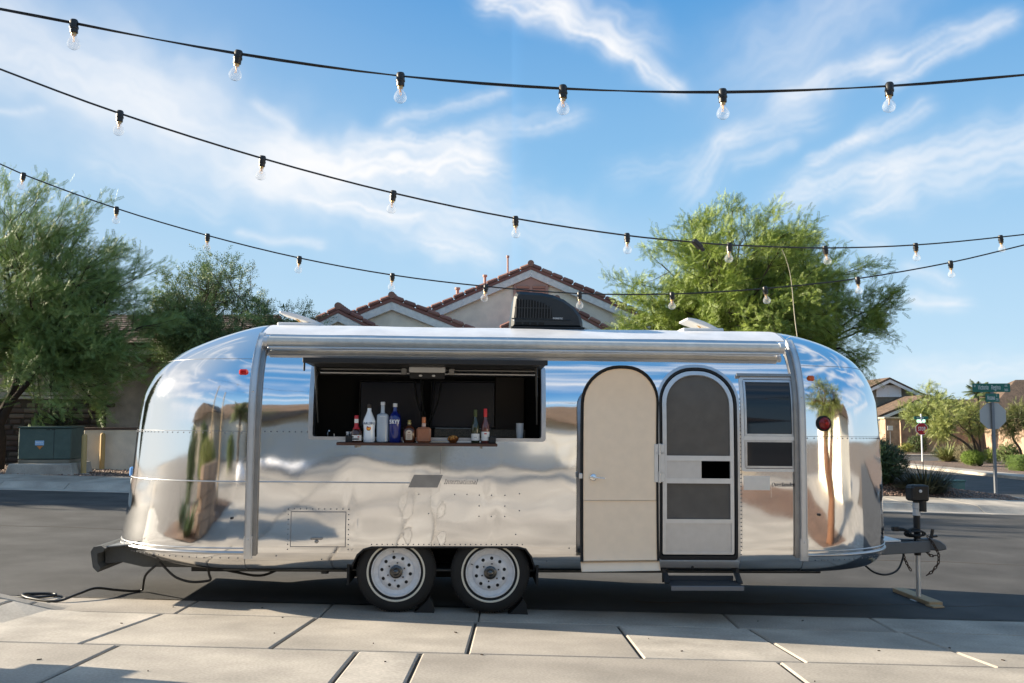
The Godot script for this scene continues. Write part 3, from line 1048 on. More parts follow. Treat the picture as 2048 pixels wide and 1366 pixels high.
func s_at(y: float) -> float:
	var lo := 0
	var hi := PN
	while hi - lo > 1:
		var m := (lo + hi) / 2
		if py[m] < y:
			lo = m
		else:
			hi = m
	return (lo + clampf((y - py[lo]) / maxf(py[hi] - py[lo], 1e-6), 0.0, 1.0)) * plen / PN

# dents and oil-canning of the old sheet metal
func dents(x: float, s: float) -> float:
	var b := 0.0033 * dent.get_noise_2d(x * 1.05, s * 1.05) + 0.00060 * dent.get_noise_2d(x * 2.4 + 40.0, s * 2.0)
	if s < 1.0:
		for c in [[-0.27, 0.018, 0.0016], [-0.57, 0.02, 0.0012], [0.20, 0.02, 0.0014], [-1.05, 0.03, 0.002]]:
			var d: float = (x - c[0] + 0.03 * sin(s * 9.0)) / c[1]
			if absf(d) < 3.0:
				b -= c[2] * exp(-d * d) * smoothstep(1.0, 0.8, s)
	return b

func hull(x: float, s: float, off: float, bumps := true) -> Vector3:
	var h := 0.004
	var a := prof(s - h)
	var b := prof(s + h)
	var c := prof(s)
	var nz: float = b[1] - a[1]
	var ny: float = a[0] - b[0]
	var l := maxf(sqrt(nz * nz + ny * ny), 1e-6)
	var o := off
	if bumps:
		o += dents(x, s)
	return V(x, c[1] + ny / l * o, c[0] + nz / l * o)

func on_hull(x: float, y: float, off: float) -> Vector3:
	return hull(x, s_at(y), off, false)

func on_sheet(x: float, y: float, off: float) -> Vector3:
	return hull(x, s_at(y), off, true)

# polygons in (x, height) laid on a curved surface given by a map, cut by holes, with edges of some thickness
func skin(sh: Shape, map: Callable, poly: PackedVector2Array, holes: Array, off: float, thick := 0.0, cell := 0.07, flip := 1.0) -> Shape:
	var r := Rect2(poly[0], Vector2.ZERO)
	for p in poly:
		r = r.expand(p)
	var nx := maxi(1, int(ceil(r.size.x / cell)))
	var ny := maxi(1, int(ceil(r.size.y / cell)))
	var e := 0.005
	var boxes := []
	for hl in holes:
		var hr := Rect2(hl[0], Vector2.ZERO)
		for p in hl:
			hr = hr.expand(p)
		boxes.append(hr)
	var whole := poly.size() == 4 and absf(poly[0].x - poly[3].x) < 1e-6 and absf(poly[0].y - poly[1].y) < 1e-6
	var cache := {}
	var get_point := func(p: Vector2) -> Array:
		var key := Vector2i(roundi(p.x * 20000.0), roundi(p.y * 20000.0))
		if not cache.has(key):
			var dx: Vector3 = map.call(p.x + e, p.y, off) - map.call(p.x - e, p.y, off)
			var dy: Vector3 = map.call(p.x, p.y + e, off) - map.call(p.x, p.y - e, off)
			cache[key] = [map.call(p.x, p.y, off), dx.cross(dy).normalized() * flip]
		return cache[key]
	for j in ny:
		for i in nx:
			var a := r.position + Vector2(r.size.x * i / nx, r.size.y * j / ny)
			var b := r.position + Vector2(r.size.x * (i + 1) / nx, r.size.y * (j + 1) / ny)
			var c := PackedVector2Array([a, Vector2(b.x, a.y), b, Vector2(a.x, b.y)])
			var polys: Array = [c] if whole else Geometry2D.intersect_polygons(c, poly)
			var cut := not whole
			for k in holes.size():
				if boxes[k].intersects(Rect2(a, b - a), true):
					cut = true
					var next := []
					for p in polys:
						next.append_array(Geometry2D.clip_polygons(p, holes[k]))
					polys = next
			for p in polys:
				if p.size() < 3:
					continue
				var ix := PackedInt32Array([0, 1, 2, 0, 2, 3]) if not cut else Geometry2D.triangulate_polygon(p)
				for t in range(0, ix.size(), 3):
					var q0: Array = get_point.call(p[ix[t]])
					var q1: Array = get_point.call(p[ix[t + 1]])
					var q2: Array = get_point.call(p[ix[t + 2]])
					sh.smooth(q0[0], q1[0], q2[0], q0[1], q1[1], q2[1])
	if thick > 0.0:
		var loops := [poly]
		loops.append_array(holes)
		for lp in loops:
			for k in lp.size():
				var p: Vector2 = lp[k]
				var q: Vector2 = lp[(k + 1) % lp.size()]
				var n := maxi(1, int((q - p).length() / (cell * 1.5)))
				for m in n:
					var u := p.lerp(q, float(m) / n)
					var w := p.lerp(q, float(m + 1) / n)
					sh.quad(map.call(u.x, u.y, off), map.call(w.x, w.y, off), map.call(w.x, w.y, off - thick), map.call(u.x, u.y, off - thick))
	return sh

func rect(x0: float, y0: float, x1: float, y1: float) -> PackedVector2Array:
	return PackedVector2Array([Vector2(x0, y0), Vector2(x1, y0), Vector2(x1, y1), Vector2(x0, y1)])

# a rectangle with its own radius at the top and at the bottom
func arch(x0: float, y0: float, x1: float, y1: float, rt: float, rb := 0.0, n := 9) -> PackedVector2Array:
	var p := PackedVector2Array()
	for c in [[x1 - rt, y1 - rt, rt, 0.0], [x0 + rt, y1 - rt, rt, 0.5], [x0 + rb, y0 + rb, rb, 1.0], [x1 - rb, y0 + rb, rb, 1.5]]:
		if c[2] <= 0.001:
			p.append(Vector2(c[0], c[1]))
			continue
		for i in n + 1:
			var a: float = PI * (c[3] + 0.5 * i / n)
			p.append(Vector2(c[0] + cos(a) * c[2], c[1] + sin(a) * c[2]))
	return p

func cap_point(phi: float, s: float, rear: bool, off := 0.0) -> Vector3:
	var c := prof(s)
	var ex: float = (c[2] if rear else c[3]) + off
	var w: float = c[0] + off
	var k := 2.0 / 2.15
	var cx := pow(absf(cos(phi)), k)
	var sz := pow(absf(sin(phi)), k) * signf(sin(phi))
	var b := 0.0
	if off == 0.0:
		b = 0.0012 * dent.get_noise_3d(phi * 1.7, s * 2.2, 3.0 if rear else 9.0)
	return V((REAR - (ex + b) * cx) if rear else (FRONT + (ex + b) * cx), c[1], (w + b) * sz)

func cap(s0: float, s1: float, ns: int, rear: bool) -> Shape:
	var sh := Shape.new()
	var np := 72
	var g := []
	for j in ns + 1:
		var row := []
		for i in np + 1:
			var phi := -PI / 2.0 + PI * i / np
			var s := lerpf(s0, s1, float(j) / ns)
			var e := 0.006
			var p := cap_point(phi, s, rear)
			var pa := clampf(phi, -PI / 2.0 + 0.012, PI / 2.0 - 0.012)
			var dp := cap_point(pa + 0.01, s, rear) - cap_point(pa - 0.01, s, rear)
			var ds := cap_point(phi, minf(s + e, plen), rear) - cap_point(phi, s - e, rear)
			var n := dp.cross(ds).normalized()
			if s > plen - 0.02:
				n = Vector3.UP
			if n.dot(p - V(REAR if rear else FRONT, 1.2, 0)) < 0.0:
				n = -n
			row.append([p, n])
		g.append(row)
	for j in ns:
		for i in np:
			sh.squad(g[j][i][0], g[j][i + 1][0], g[j + 1][i + 1][0], g[j + 1][i][0], g[j][i][1], g[j][i + 1][1], g[j + 1][i + 1][1], g[j + 1][i][1])
	return sh

func cap_line(y: float, rear: bool, off: float, from := -1.0, to := 1.0, n := 40) -> PackedVector3Array:
	var p := PackedVector3Array()
	for i in n + 1:
		p.append(cap_point(lerpf(from, to, float(i) / n) * PI * 0.499, s_at(y), rear, off))
	return p

func words(text: String, height: float, font := "Droid Sans", bold := false, depth := 0.006) -> TextMesh:
	var f := SystemFont.new()
	f.font_names = PackedStringArray([font])
	f.font_weight = 700 if bold else 400
	var t := TextMesh.new()
	t.text = text
	t.font = f
	t.font_size = 48
	t.pixel_size = height / 36.0
	t.depth = depth
	t.curve_step = 1.5
	return t

func put_words(called: String, text: String, height: float, m: Material, parent: Node, at: Transform3D, font := "Droid Sans", bold := false, depth := 0.006) -> MeshInstance3D:
	var t := words(text, height, font, bold, depth)
	t.material = m
	return piece(called, t, parent, at)

var trailer: Node3D

func build_trailer() -> void:
	make_profile()
	trailer = thing("travel_trailer", "long polished aluminium travel trailer with open bar window, twin axles and open door", "travel trailer", V(-0.445, 0, -10.19))
	trailer.rotation = V(0, deg_to_rad(2.5), deg_to_rad(-0.55))
	var T := trailer
	var window := arch(-1.405, 1.575, 0.642, 2.20, 0.02, 0.02, 3)
	var doorway := arch(1.712, 0.50, 2.428, 2.235, 0.33, 0.03)
	var fwin := arch(2.49, 1.32, 2.955, 2.13, 0.02, 0.02, 3)
	var well := PackedVector2Array([Vector2(-1.06, 0.2), Vector2(-1.045, 0.40), Vector2(-0.985, 0.53), Vector2(-0.90, 0.593), Vector2(-0.86, 0.60), Vector2(0.45, 0.605), Vector2(0.51, 0.59), Vector2(0.56, 0.52), Vector2(0.60, 0.40), Vector2(0.61, 0.2)])
	var to_s := func(poly: PackedVector2Array) -> PackedVector2Array:
		var q := PackedVector2Array()
		for p in poly:
			q.append(Vector2(p.x, s_at(p.y)))
		return q
	var st := s_at(0.548)
	var holes := [to_s.call(window), to_s.call(doorway), to_s.call(fwin), to_s.call(well)]
	var near := func(x: float, s: float, off: float) -> Vector3: return hull(x, s, off)
	var far := func(x: float, s: float, off: float) -> Vector3: return hull(x, s, off) * V(1, 1, -1)
	part("side_skin", skin(Shape.new(), near, rect(REAR, st, FRONT, plen), holes, 0.0, 0.0, 0.05), M.polished, T)
	part("side_skin", skin(Shape.new(), far, rect(REAR, st, FRONT, plen), [], 0.0, 0.0, 0.12, -1.0), M.polished, T)
	part("lower_skirt", skin(Shape.new(), near, rect(REAR, 0.0, FRONT, st), [holes[3], holes[1]], -0.003, 0.0, 0.04), M.skirt, T)
	part("lower_skirt", skin(Shape.new(), far, rect(REAR, 0.0, FRONT, st), [], -0.003, 0.0, 0.12, -1.0), M.skirt, T)
	var sr := s_at(2.52)
	part("roof_coating", skin(Shape.new(), near, rect(REAR + 0.02, sr, FRONT - 0.02, plen), [], 0.004, 0.004, 0.09), M.roof_coat, T)
	part("roof_coating", skin(Shape.new(), far, rect(REAR + 0.02, sr, FRONT - 0.02, plen), [], 0.004, 0.0, 0.12, -1.0), M.roof_coat, T)
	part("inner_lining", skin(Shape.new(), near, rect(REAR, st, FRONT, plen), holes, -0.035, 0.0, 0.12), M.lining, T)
	for rear in [true, false]:
		part("rear_cap" if rear else "front_cap", cap(st, plen, 72, rear), M.polished, T)
		part("cap_skirt", cap(0.0, st, 14, rear), M.skirt, T)
		# belt trims round the cap
		var b := Shape.new()
		b.tube(cap_line(0.545, rear, 0.006), 0.014, -1, 8)
		b.tube(cap_line(0.585, rear, 0.003), 0.006, -1, 6)
		part("belt_trim", b, M.brushed, T)
		part("seam", Shape.new().tube(cap_line(1.615, rear, 0.001), 0.0022, -1, 5), M.seam, T)
		part("seam", Shape.new().tube(cap_line(2.27, rear, 0.0005), 0.0022, -1, 5), M.seam, T)
		var xx := REAR if rear else FRONT
		var sv := Shape.new()
		for sg in [1.0, -1.0]:
			var pp := PackedVector3Array()
			for i in 50:
				pp.append(hull(xx, plen * i / 49.5, 0.001) * V(1, 1, sg))
			sv.tube(pp, 0.003, -1, 5)
		part("seam", sv, M.seam, T)
	var rail := Shape.new()
	rail.tube(cap_line(1.17, true, 0.003, 0.0, 1.0), 0.006, -1, 6)
	var rp := PackedVector3Array()
	for i in 20:
		rp.append(on_hull(lerpf(REAR, -0.53, i / 19.0), 1.17, 0.004))
	rail.tube(rp, 0.006, -1, 6)
	part("rub_rail", rail, M.brushed, T)
	var belly := Shape.new().box(V(0.5, 0.375, 0), V(5.4, 0.02, 2.02), Basis(), 0.005)
	part("belly_pan", belly, M.bumper, T)
	var fr := Shape.new()
	for z in [0.55, -0.55]:
		fr.box(V(0.4, 0.335, z), V(6.0, 0.08, 0.06), Basis(), 0.005)
	part("chassis_rail", fr, M.black, T)
	# panel seams on the near side
	var sm := Shape.new()
	for k in [[-0.262, 1.25, 1.52], [-1.17, 0.55, 0.6], [2.465, 0.6, 1.3]]:
		var pp := PackedVector3Array()
		for i in 12:
			pp.append(on_sheet(k[0], lerpf(k[1], k[2], i / 11.0), 0.0005))
		sm.tube(pp, 0.0018, -1, 5)
	part("seam", sm, M.seam, T)
	build_rivets(T)
	build_window(T, window)
	build_doors(T, doorway)
	build_front_window(T)
	build_awning(T)
	build_wheels(T)
	build_roof_gear(T)
	build_ends(T)
	# hatch with latch, service plates, lettering
	var hatch := skin(Shape.new(), on_sheet, rect(-1.571, 0.607, -1.096, 0.906), [], 0.006, 0.006, 0.06)
	var hp := part("access_hatch", hatch, M.polished, T)
	var hf := Shape.new()
	for k in [[-1.578, 0.600, -1.571, 0.913], [-1.096, 0.600, -1.089, 0.913], [-1.571, 0.600, -1.096, 0.607], [-1.571, 0.906, -1.096, 0.913]]:
		skin(hf, on_sheet, rect(k[0], k[1], k[2], k[3]), [], 0.0045, 0.004, 0.07)
	part("hatch_gap", hf, M.seam, hp)
	var la := Shape.new()
	la.box(on_sheet(-1.345, 0.678, 0.018), V(0.105, 0.022, 0.016), Basis(), 0.004)
	la.ball(on_sheet(-1.345, 0.650, 0.012), V(0.018, 0.016, 0.008), 6, 10)
	part("latch", la, M.plate, hp)
	part("service_panel", skin(Shape.new(), on_sheet, rect(0.103, 0.888, 0.306, 1.056), [], 0.004, 0.004, 0.07), M.polished, T)
	part("service_panel", skin(Shape.new(), on_sheet, PackedVector2Array([Vector2(-0.545, 1.13), Vector2(-0.285, 1.13), Vector2(-0.238, 1.243), Vector2(-0.495, 1.243)]), [], 0.005, 0.005, 0.05), M.plate, T)
	part("vent_panel", skin(Shape.new(), on_sheet, rect(2.483, 1.128, 2.722, 1.255), [], 0.006, 0.006, 0.05), M.satin, T)
	part("service_panel", skin(Shape.new(), on_sheet, rect(2.735, 1.06, 2.925, 1.215), [], 0.004, 0.004, 0.05), M.polished, T)
	var lift := func(x0: float, x1: float, y: float) -> float:
		var z := 0.0
		for i in 9:
			z = maxf(z, on_sheet(lerpf(x0, x1, i / 8.0), y, 0.0).z)
		return z + 0.003
	var slant := Basis(V(1, 0, 0), V(0.42, 1, 0), V(0, 0, 1))
	put_words("script_lettering", "International", 0.043, M.script, T, Transform3D(slant.scaled(V(0.82, 1, 1)), V(-0.075, 1.182, lift.call(-0.23, 0.08, 1.182))), "Droid Serif")
	put_words("script_lettering", "Overlander", 0.036, M.script, T, Transform3D(slant.scaled(V(0.82, 1, 1)), V(2.845, 1.178, lift.call(2.735, 2.955, 1.178) + 0.005)), "Droid Serif")

func build_rivets(T: Node3D) -> void:
	var pts := []
	var row := func(x0: float, y0: float, x1: float, y1: float, step: float) -> void:
		var n := int(Vector2(x1 - x0, y1 - y0).length() / step)
		for i in n + 1:
			var t := float(i) / maxf(n, 1)
			pts.append(on_sheet(lerpf(x0, x1, t), lerpf(y0, y1, t), 0.001))
	row.call(-1.60, 0.58, -1.60, 0.93, 0.04)
	row.call(-1.067, 0.58, -1.067, 0.93, 0.04)
	row.call(-1.60, 0.935, -1.067, 0.935, 0.05)
	row.call(-0.86, 0.625, 0.48, 0.63, 0.045)
	row.call(2.458, 0.55, 2.458, 1.95, 0.035)
	row.call(1.69, 0.55, 1.69, 1.9, 0.035)
	for k in [[0.09, 0.878], [0.32, 0.878], [0.09, 0.97], [0.32, 0.97], [0.09, 1.066], [0.20, 1.066], [0.32, 1.066], [0.20, 0.878], [-0.45, 1.07], [-0.13, 1.07], [-0.02, 1.07], [0.45, 1.08], [0.45, 0.93], [-0.36, 0.90], [0.42, 0.72], [-1.7, 0.52], [-1.3, 0.49], [0.7, 0.48], [0.9, 0.60]]:
		pts.append(on_sheet(k[0], k[1], 0.001))
	row.call(REAR + 0.1, 1.615, -1.45, 1.615, 0.05)
	for rear in [true, false]:
		for y in [1.60, 0.50]:
			for i in 60:
				pts.append(cap_point(lerpf(-0.98, 0.98, i / 59.0) * PI / 2.0, s_at(y), rear, 0.001))
	var mm := MultiMesh.new()
	mm.transform_format = MultiMesh.TRANSFORM_3D
	mm.mesh = Shape.new().ball(Vector3.ZERO, V(0.0062, 0.0062, 0.0045), 5, 8).mesh(M.seam)
	mm.instance_count = pts.size()
	for i in pts.size():
		mm.set_instance_transform(i, Transform3D(Basis(), pts[i]))
	var mi := MultiMeshInstance3D.new()
	mi.name = "rivets"
	mi.multimesh = mm
	T.add_child(mi)
	mi.set_meta("kind", "stuff")

func build_window(T: Node3D, hole: PackedVector2Array) -> void:
	# frame and jambs
	var big := arch(-1.445, 1.545, 0.682, 2.225, 0.03, 0.03, 3)
	var fr := skin(Shape.new(), on_hull, big, [hole], 0.008, 0.16, 0.08)
	part("bar_window_frame", fr, M.brushed, T)
	# the dark bar inside
	var bay := Shape.new()
	bay.box(V(-0.38, 1.55, 0.0), V(2.4, 2.0, 0.03))
	bay.box(V(-1.56, 1.37, 0.53), V(0.03, 1.62, 1.02))
	bay.box(V(0.80, 1.37, 0.53), V(0.03, 1.62, 1.02))
	bay.box(V(-0.38, 2.33, 0.48), V(2.33, 0.03, 0.9))
	bay.box(V(-0.38, 1.35, 0.55), V(2.33, 0.03, 1.06))
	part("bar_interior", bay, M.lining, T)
	var ct := part("bar_counter", Shape.new().box(V(-0.38, 1.545, 1.02), V(2.04, 0.03, 0.24), Basis(), 0.006), M.brushed, T)
	part("back_splash", Shape.new().box(V(0.10, 1.61, 0.30), V(0.9, 0.08, 0.03), Basis(), 0.005), M.counter, ct)
	part("wine_cabinet", Shape.new().box(V(0.40, 1.85, 0.06), V(0.30, 0.66, 0.09), Basis(), 0.008), M.wood_cabinet, T)
	for k in [[-0.80, 1.888, 0.62, 0.46], [-0.07, 1.895, 0.64, 0.46]]:
		var sc := Shape.new().box(V(k[0], k[1], 0.05), V(k[2], k[3], 0.04), Basis(), 0.006)
		var tv := part("television", sc, M.black_gloss, T)
		var bz := Shape.new()
		for sg in [-1.0, 1.0]:
			bz.box(V(k[0] + sg * (k[2] * 0.5 + 0.006), k[1], 0.06), V(0.012, k[3] + 0.024, 0.05), Basis(), 0.003)
			bz.box(V(k[0], k[1] + sg * (k[3] * 0.5 + 0.006), 0.06), V(k[2], 0.012, 0.05), Basis(), 0.003)
		part("bezel", bz, M.grille, tv)
	part("trim_strip", Shape.new().box(V(-0.07, 1.655, 0.09), V(0.56, 0.010, 0.01)), M.plastic_white, T)
	var tap := Shape.new()
	tap.tube(PackedVector3Array([V(-1.30, 1.555, 1.0), V(-1.30, 1.61, 1.0), V(-1.29, 1.632, 1.02), V(-1.28, 1.625, 1.05)]), 0.008, -1, 8)
	tap.tube(PackedVector3Array([V(-1.24, 1.555, 1.0), V(-1.24, 1.60, 1.0)]), 0.010, 0.006, 8)
	part("sink_tap", tap, M.chrome, ct)
	for k in 4:
		part("stacked_cup", Shape.new().lathe(PackedVector2Array([Vector2(0.026, 0.0), Vector2(0.036, 0.085), Vector2(0.034, 0.085), Vector2(0.024, 0.004)]), 18, Transform3D(Basis(), V(0.46 + 0.0 * k, 1.56 + 0.022 * k, 0.95))), M.plastic_white, ct)
	# cords hanging between the two screens
	for k in [[-0.56, 2.14, -0.44, 1.70], [-0.50, 2.14, -0.42, 1.68], [-0.36, 2.14, -0.42, 1.70], [-0.30, 2.12, -0.41, 1.72]]:
		var p := PackedVector3Array()
		for i in 9:
			var t := i / 8.0
			p.append(V(lerpf(k[0], k[2], t * t), lerpf(k[1], k[3], t), 0.12 + 0.03 * sin(t * PI)))
		part("cord", Shape.new().tube(p, 0.006, -1, 6), M.grille, T)
	# raised hatch, its brackets and gas struts
	var fl := Shape.new().box(V(-0.385, 2.215, 1.40), V(2.06, 0.028, 0.64), Basis(V(1, 0, 0), -0.012), 0.006)
	fl.box(V(-0.385, 2.225, 1.722), V(2.08, 0.045, 0.014), Basis(), 0.004)
	fl.box(V(-1.41, 2.175, 1.72), V(0.016, 0.085, 0.016), Basis(), 0.003)
	var hatch := part("window_hatch", fl, M.black, T)
	for k in [[-1.36, -1.37], [0.575, 0.605]]:
		var g := Shape.new()
		g.tube(PackedVector3Array([V(k[0], 2.20, 1.45), V(k[1], 1.70, 1.14)]), 0.007, -1, 8)
		g.tube(PackedVector3Array([V(k[0], 2.20, 1.45), V(lerpf(k[0], k[1], 0.5), 1.95, 1.295)]), 0.011, -1, 8)
		part("gas_strut", g, M.grille, hatch)
	for y in [2.185, 2.150]:
		part("track_bar", Shape.new().box(V(-0.385, y, 1.10 + (2.185 - y)), V(1.95, 0.014, 0.02), Basis(), 0.003), M.satin if y < 2.16 else M.plate, T)
	var lb := Shape.new().box(V(-0.388, 2.175, 1.30), V(0.32, 0.05, 0.14), Basis(), 0.006)
	var lamp := part("service_lamp_box", lb, M.satin, T)
	part("lamp_face", Shape.new().box(V(-0.388, 2.125, 1.30), V(0.31, 0.055, 0.12), Basis(), 0.006), M.black, lamp)
	for cx in [-0.445, -0.33]:
		part("lens", Shape.new().ball(V(cx, 2.122, 1.36), V(0.016, 0.009, 0.006), 6, 10), M.plastic_white, lamp)
	for cx in [-0.60, -0.175]:
		part("corner_bracket", Shape.new().box(V(cx, 2.165, 1.22), V(0.05, 0.06, 0.03), Basis(), 0.005), M.plate, lamp)
	# serving shelf
	var sh := Shape.new().box(V(-0.46, 1.517, 1.335), V(1.40, 0.026, 0.25), Basis(), 0.005)
	var shelf := part("serving_shelf", sh, M.wood_dark, T)
	for cx in [-1.0, 0.1]:
		part("shelf_bracket", Shape.new().box(V(cx, 1.493, 1.29), V(0.02, 0.02, 0.18)), M.plate, shelf)

func build_doors(T: Node3D, hole: PackedVector2Array) -> void:
	# door frame with its rubber gasket
	var outer := arch(1.690, 0.485, 2.450, 2.262, 0.35, 0.03)
	part("door_frame", skin(Shape.new(), on_hull, outer, [hole], 0.010, 0.02, 0.06), M.brushed, T)
	var g_in := arch(1.734, 0.535, 2.406, 2.216, 0.31, 0.02)
	part("door_gasket", skin(Shape.new(), on_hull, hole, [g_in], 0.004, 0.05, 0.06), M.gasket, T)
	part("door_sill", skin(Shape.new(), on_hull, rect(1.70, 0.44, 2.44, 0.497), [], 0.02, 0.03, 0.08), M.satin, T)
	# screen door with rails, mesh, sliding panel and kick plate
	var open_hole := rect(2.096, 1.228, 2.362, 1.386)
	var rails_in := [arch(1.782, 1.432, 2.362, 2.170, 0.27, 0.005), rect(1.782, 0.862, 2.362, 1.183), rect(1.772, 0.570, 2.372, 0.826), rect(1.782, 1.228, 2.362, 1.386)]
	var sd := part("screen_door", skin(Shape.new(), on_hull, arch(1.744, 0.547, 2.396, 2.206, 0.30, 0.015), rails_in, -0.002, 0.03, 0.05), M.satin, T)
	part("screen_mesh", skin(Shape.new(), on_hull, arch(1.779, 1.429, 2.365, 2.173, 0.27, 0.005), [], -0.022, 0.0, 0.07), M.screen_mesh, sd)
	part("screen_mesh", skin(Shape.new(), on_hull, rect(1.779, 0.859, 2.365, 1.186), [], -0.022, 0.0, 0.08), M.screen_mesh, sd)
	part("kick_plate", skin(Shape.new(), on_hull, rect(1.769, 0.567, 2.375, 0.829), [], -0.012, 0.0, 0.08), M.kick, sd)
	part("sliding_panel", skin(Shape.new(), on_hull, rect(1.779, 1.225, 2.10, 1.389), [], -0.010, 0.008, 0.08), M.kick, sd)
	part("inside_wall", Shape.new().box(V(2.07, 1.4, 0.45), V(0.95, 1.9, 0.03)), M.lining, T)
	# the entry door, swung right round on its hinge, inner face outwards
	var hinge := V(1.700, 0.0, 1.245)
	var beta := deg_to_rad(173.0)
	var e1 := V(cos(beta), 0, sin(beta))
	var e2 := e1.cross(Vector3.UP)
	var dm := func(a: float, y: float, off: float) -> Vector3:
		var w: float = prof(s_at(y))[0] - 1.205
		return hinge + e1 * a + Vector3.UP * y + e2 * (w * 0.85 + off)
	var leaf := arch(0.012, 0.505, 0.722, 2.225, 0.325, 0.0)
	var d := part("entry_door", skin(Shape.new(), dm, leaf, [], 0.0, -0.045, 0.07, -1.0), M.brushed, T)
	part("door_seal", skin(Shape.new(), dm, arch(0.008, 0.50, 0.728, 2.232, 0.33, 0.0), [arch(0.030, 0.50, 0.704, 2.205, 0.31, 0.0)], -0.010, 0.012, 0.06, -1.0), M.gasket, d)
	part("inner_panel", skin(Shape.new(), dm, arch(0.033, 1.035, 0.701, 2.202, 0.308, 0.0), [], -0.016, 0.01, 0.07, -1.0), M.door_skin, d)
	part("inner_panel", skin(Shape.new(), dm, rect(0.033, 0.512, 0.701, 1.033), [], -0.018, 0.01, 0.08, -1.0), M.door_skin, d)
	part("bottom_strip", skin(Shape.new(), dm, rect(0.012, 0.424, 0.726, 0.506), [], -0.004, 0.02, 0.08, -1.0), M.door_skin, d)
	var hb: Vector3 = dm.call(0.612, 1.238, -0.03)
	var hd := Shape.new()
	hd.ball(hb, V(0.032, 0.032, 0.014), 8, 14)
	hd.tube(PackedVector3Array([hb + V(0, 0, 0.012), hb + V(0.0, -0.002, 0.03), hb + V(0.03, -0.003, 0.036), hb + V(0.10, -0.006, 0.032)]), 0.009, 0.006, 8)
	part("handle", hd, M.chrome, d)
	part("latch_bolt", Shape.new().box(dm.call(0.722, 1.25, -0.01), V(0.03, 0.05, 0.03), Basis(), 0.005), M.satin, d)
	for k in [[1.49, 0.10], [1.24, 0.10], [1.365, 0.22]]:
		var h := Shape.new()
		h.tube(PackedVector3Array([V(1.703, k[0] - k[1] * 0.5, 1.262), V(1.703, k[0] + k[1] * 0.5, 1.262)]), 0.013 if k[1] < 0.2 else 0.007, -1, 10)
		h.box(V(1.733, k[0], 1.235), V(0.045, k[1] * 0.9, 0.012), Basis(), 0.003)
		h.box(V(1.673, k[0], 1.268), V(0.035, k[1] * 0.9, 0.012), Basis(), 0.003)
		part("hinge", h, M.satin, d)
	# fold-down step
	var step := Shape.new().box(V(2.095, 0.305, 1.29), V(0.64, 0.012, 0.26), Basis(V(1, 0, 0), 0.03), 0.004)
	var s := part("entry_step", step, M.step, T)
	part("step_lip", Shape.new().box(V(2.095, 0.285, 1.42), V(0.645, 0.042, 0.014), Basis(), 0.004), M.step_lip, s)
	part("riser", Shape.new().box(V(2.085, 0.335, 1.16), V(0.61, 0.045, 0.010), Basis(), 0.003), M.step, s)
	for sg in [-1.0, 1.0]:
		var l := Shape.new()
		l.bar(V(2.09 + sg * 0.325, 0.43, 1.10), V(2.09 + sg * 0.325, 0.31, 1.30), 0.012, 0.05, V(1, 0, 0.01))
		l.bar(V(2.09 + sg * 0.335, 0.42, 1.18), V(2.09 + sg * 0.335, 0.30, 1.18), 0.012, 0.03, V(1, 0, 0.01))
		part("step_arm", l, M.black, s)
	part("step_latch", Shape.new().box(V(2.02, 0.432, 1.16), V(0.022, 0.03, 0.02), Basis(), 0.004), M.black, s)

func build_front_window(T: Node3D) -> void:
	var hole := arch(2.49, 1.32, 2.955, 2.13, 0.02, 0.02, 3)
	var wf := part("front_window", skin(Shape.new(), on_hull, arch(2.462, 1.295, 2.978, 2.155, 0.03, 0.03, 3), [hole], 0.016, 0.03, 0.06), M.satin, T)
	part("sash", skin(Shape.new(), on_hull, rect(2.495, 1.615, 2.95, 2.125), [rect(2.515, 1.635, 2.93, 2.105)], 0.012, 0.02, 0.06), M.brushed, wf)
	part("sash", skin(Shape.new(), on_hull, rect(2.495, 1.325, 2.95, 1.575), [rect(2.515, 1.345, 2.93, 1.56)], 0.012, 0.02, 0.06), M.brushed, wf)
	part("window_bar", skin(Shape.new(), on_hull, rect(2.478, 1.576, 2.965, 1.614), [], 0.024, 0.03, 0.08), M.satin, wf)
	part("pane", skin(Shape.new(), on_hull, rect(2.510, 1.63, 2.935, 2.11), [], 0.002, 0.0, 0.12), M.pane, wf)
	part("pane", skin(Shape.new(), on_hull, rect(2.510, 1.34, 2.935, 1.565), [], 0.002, 0.0, 0.12), M.pane, wf)
	part("drip_rail", skin(Shape.new(), on_hull, rect(2.44, 2.152, 2.985, 2.175), [], 0.035, 0.035, 0.08), M.plate, wf)

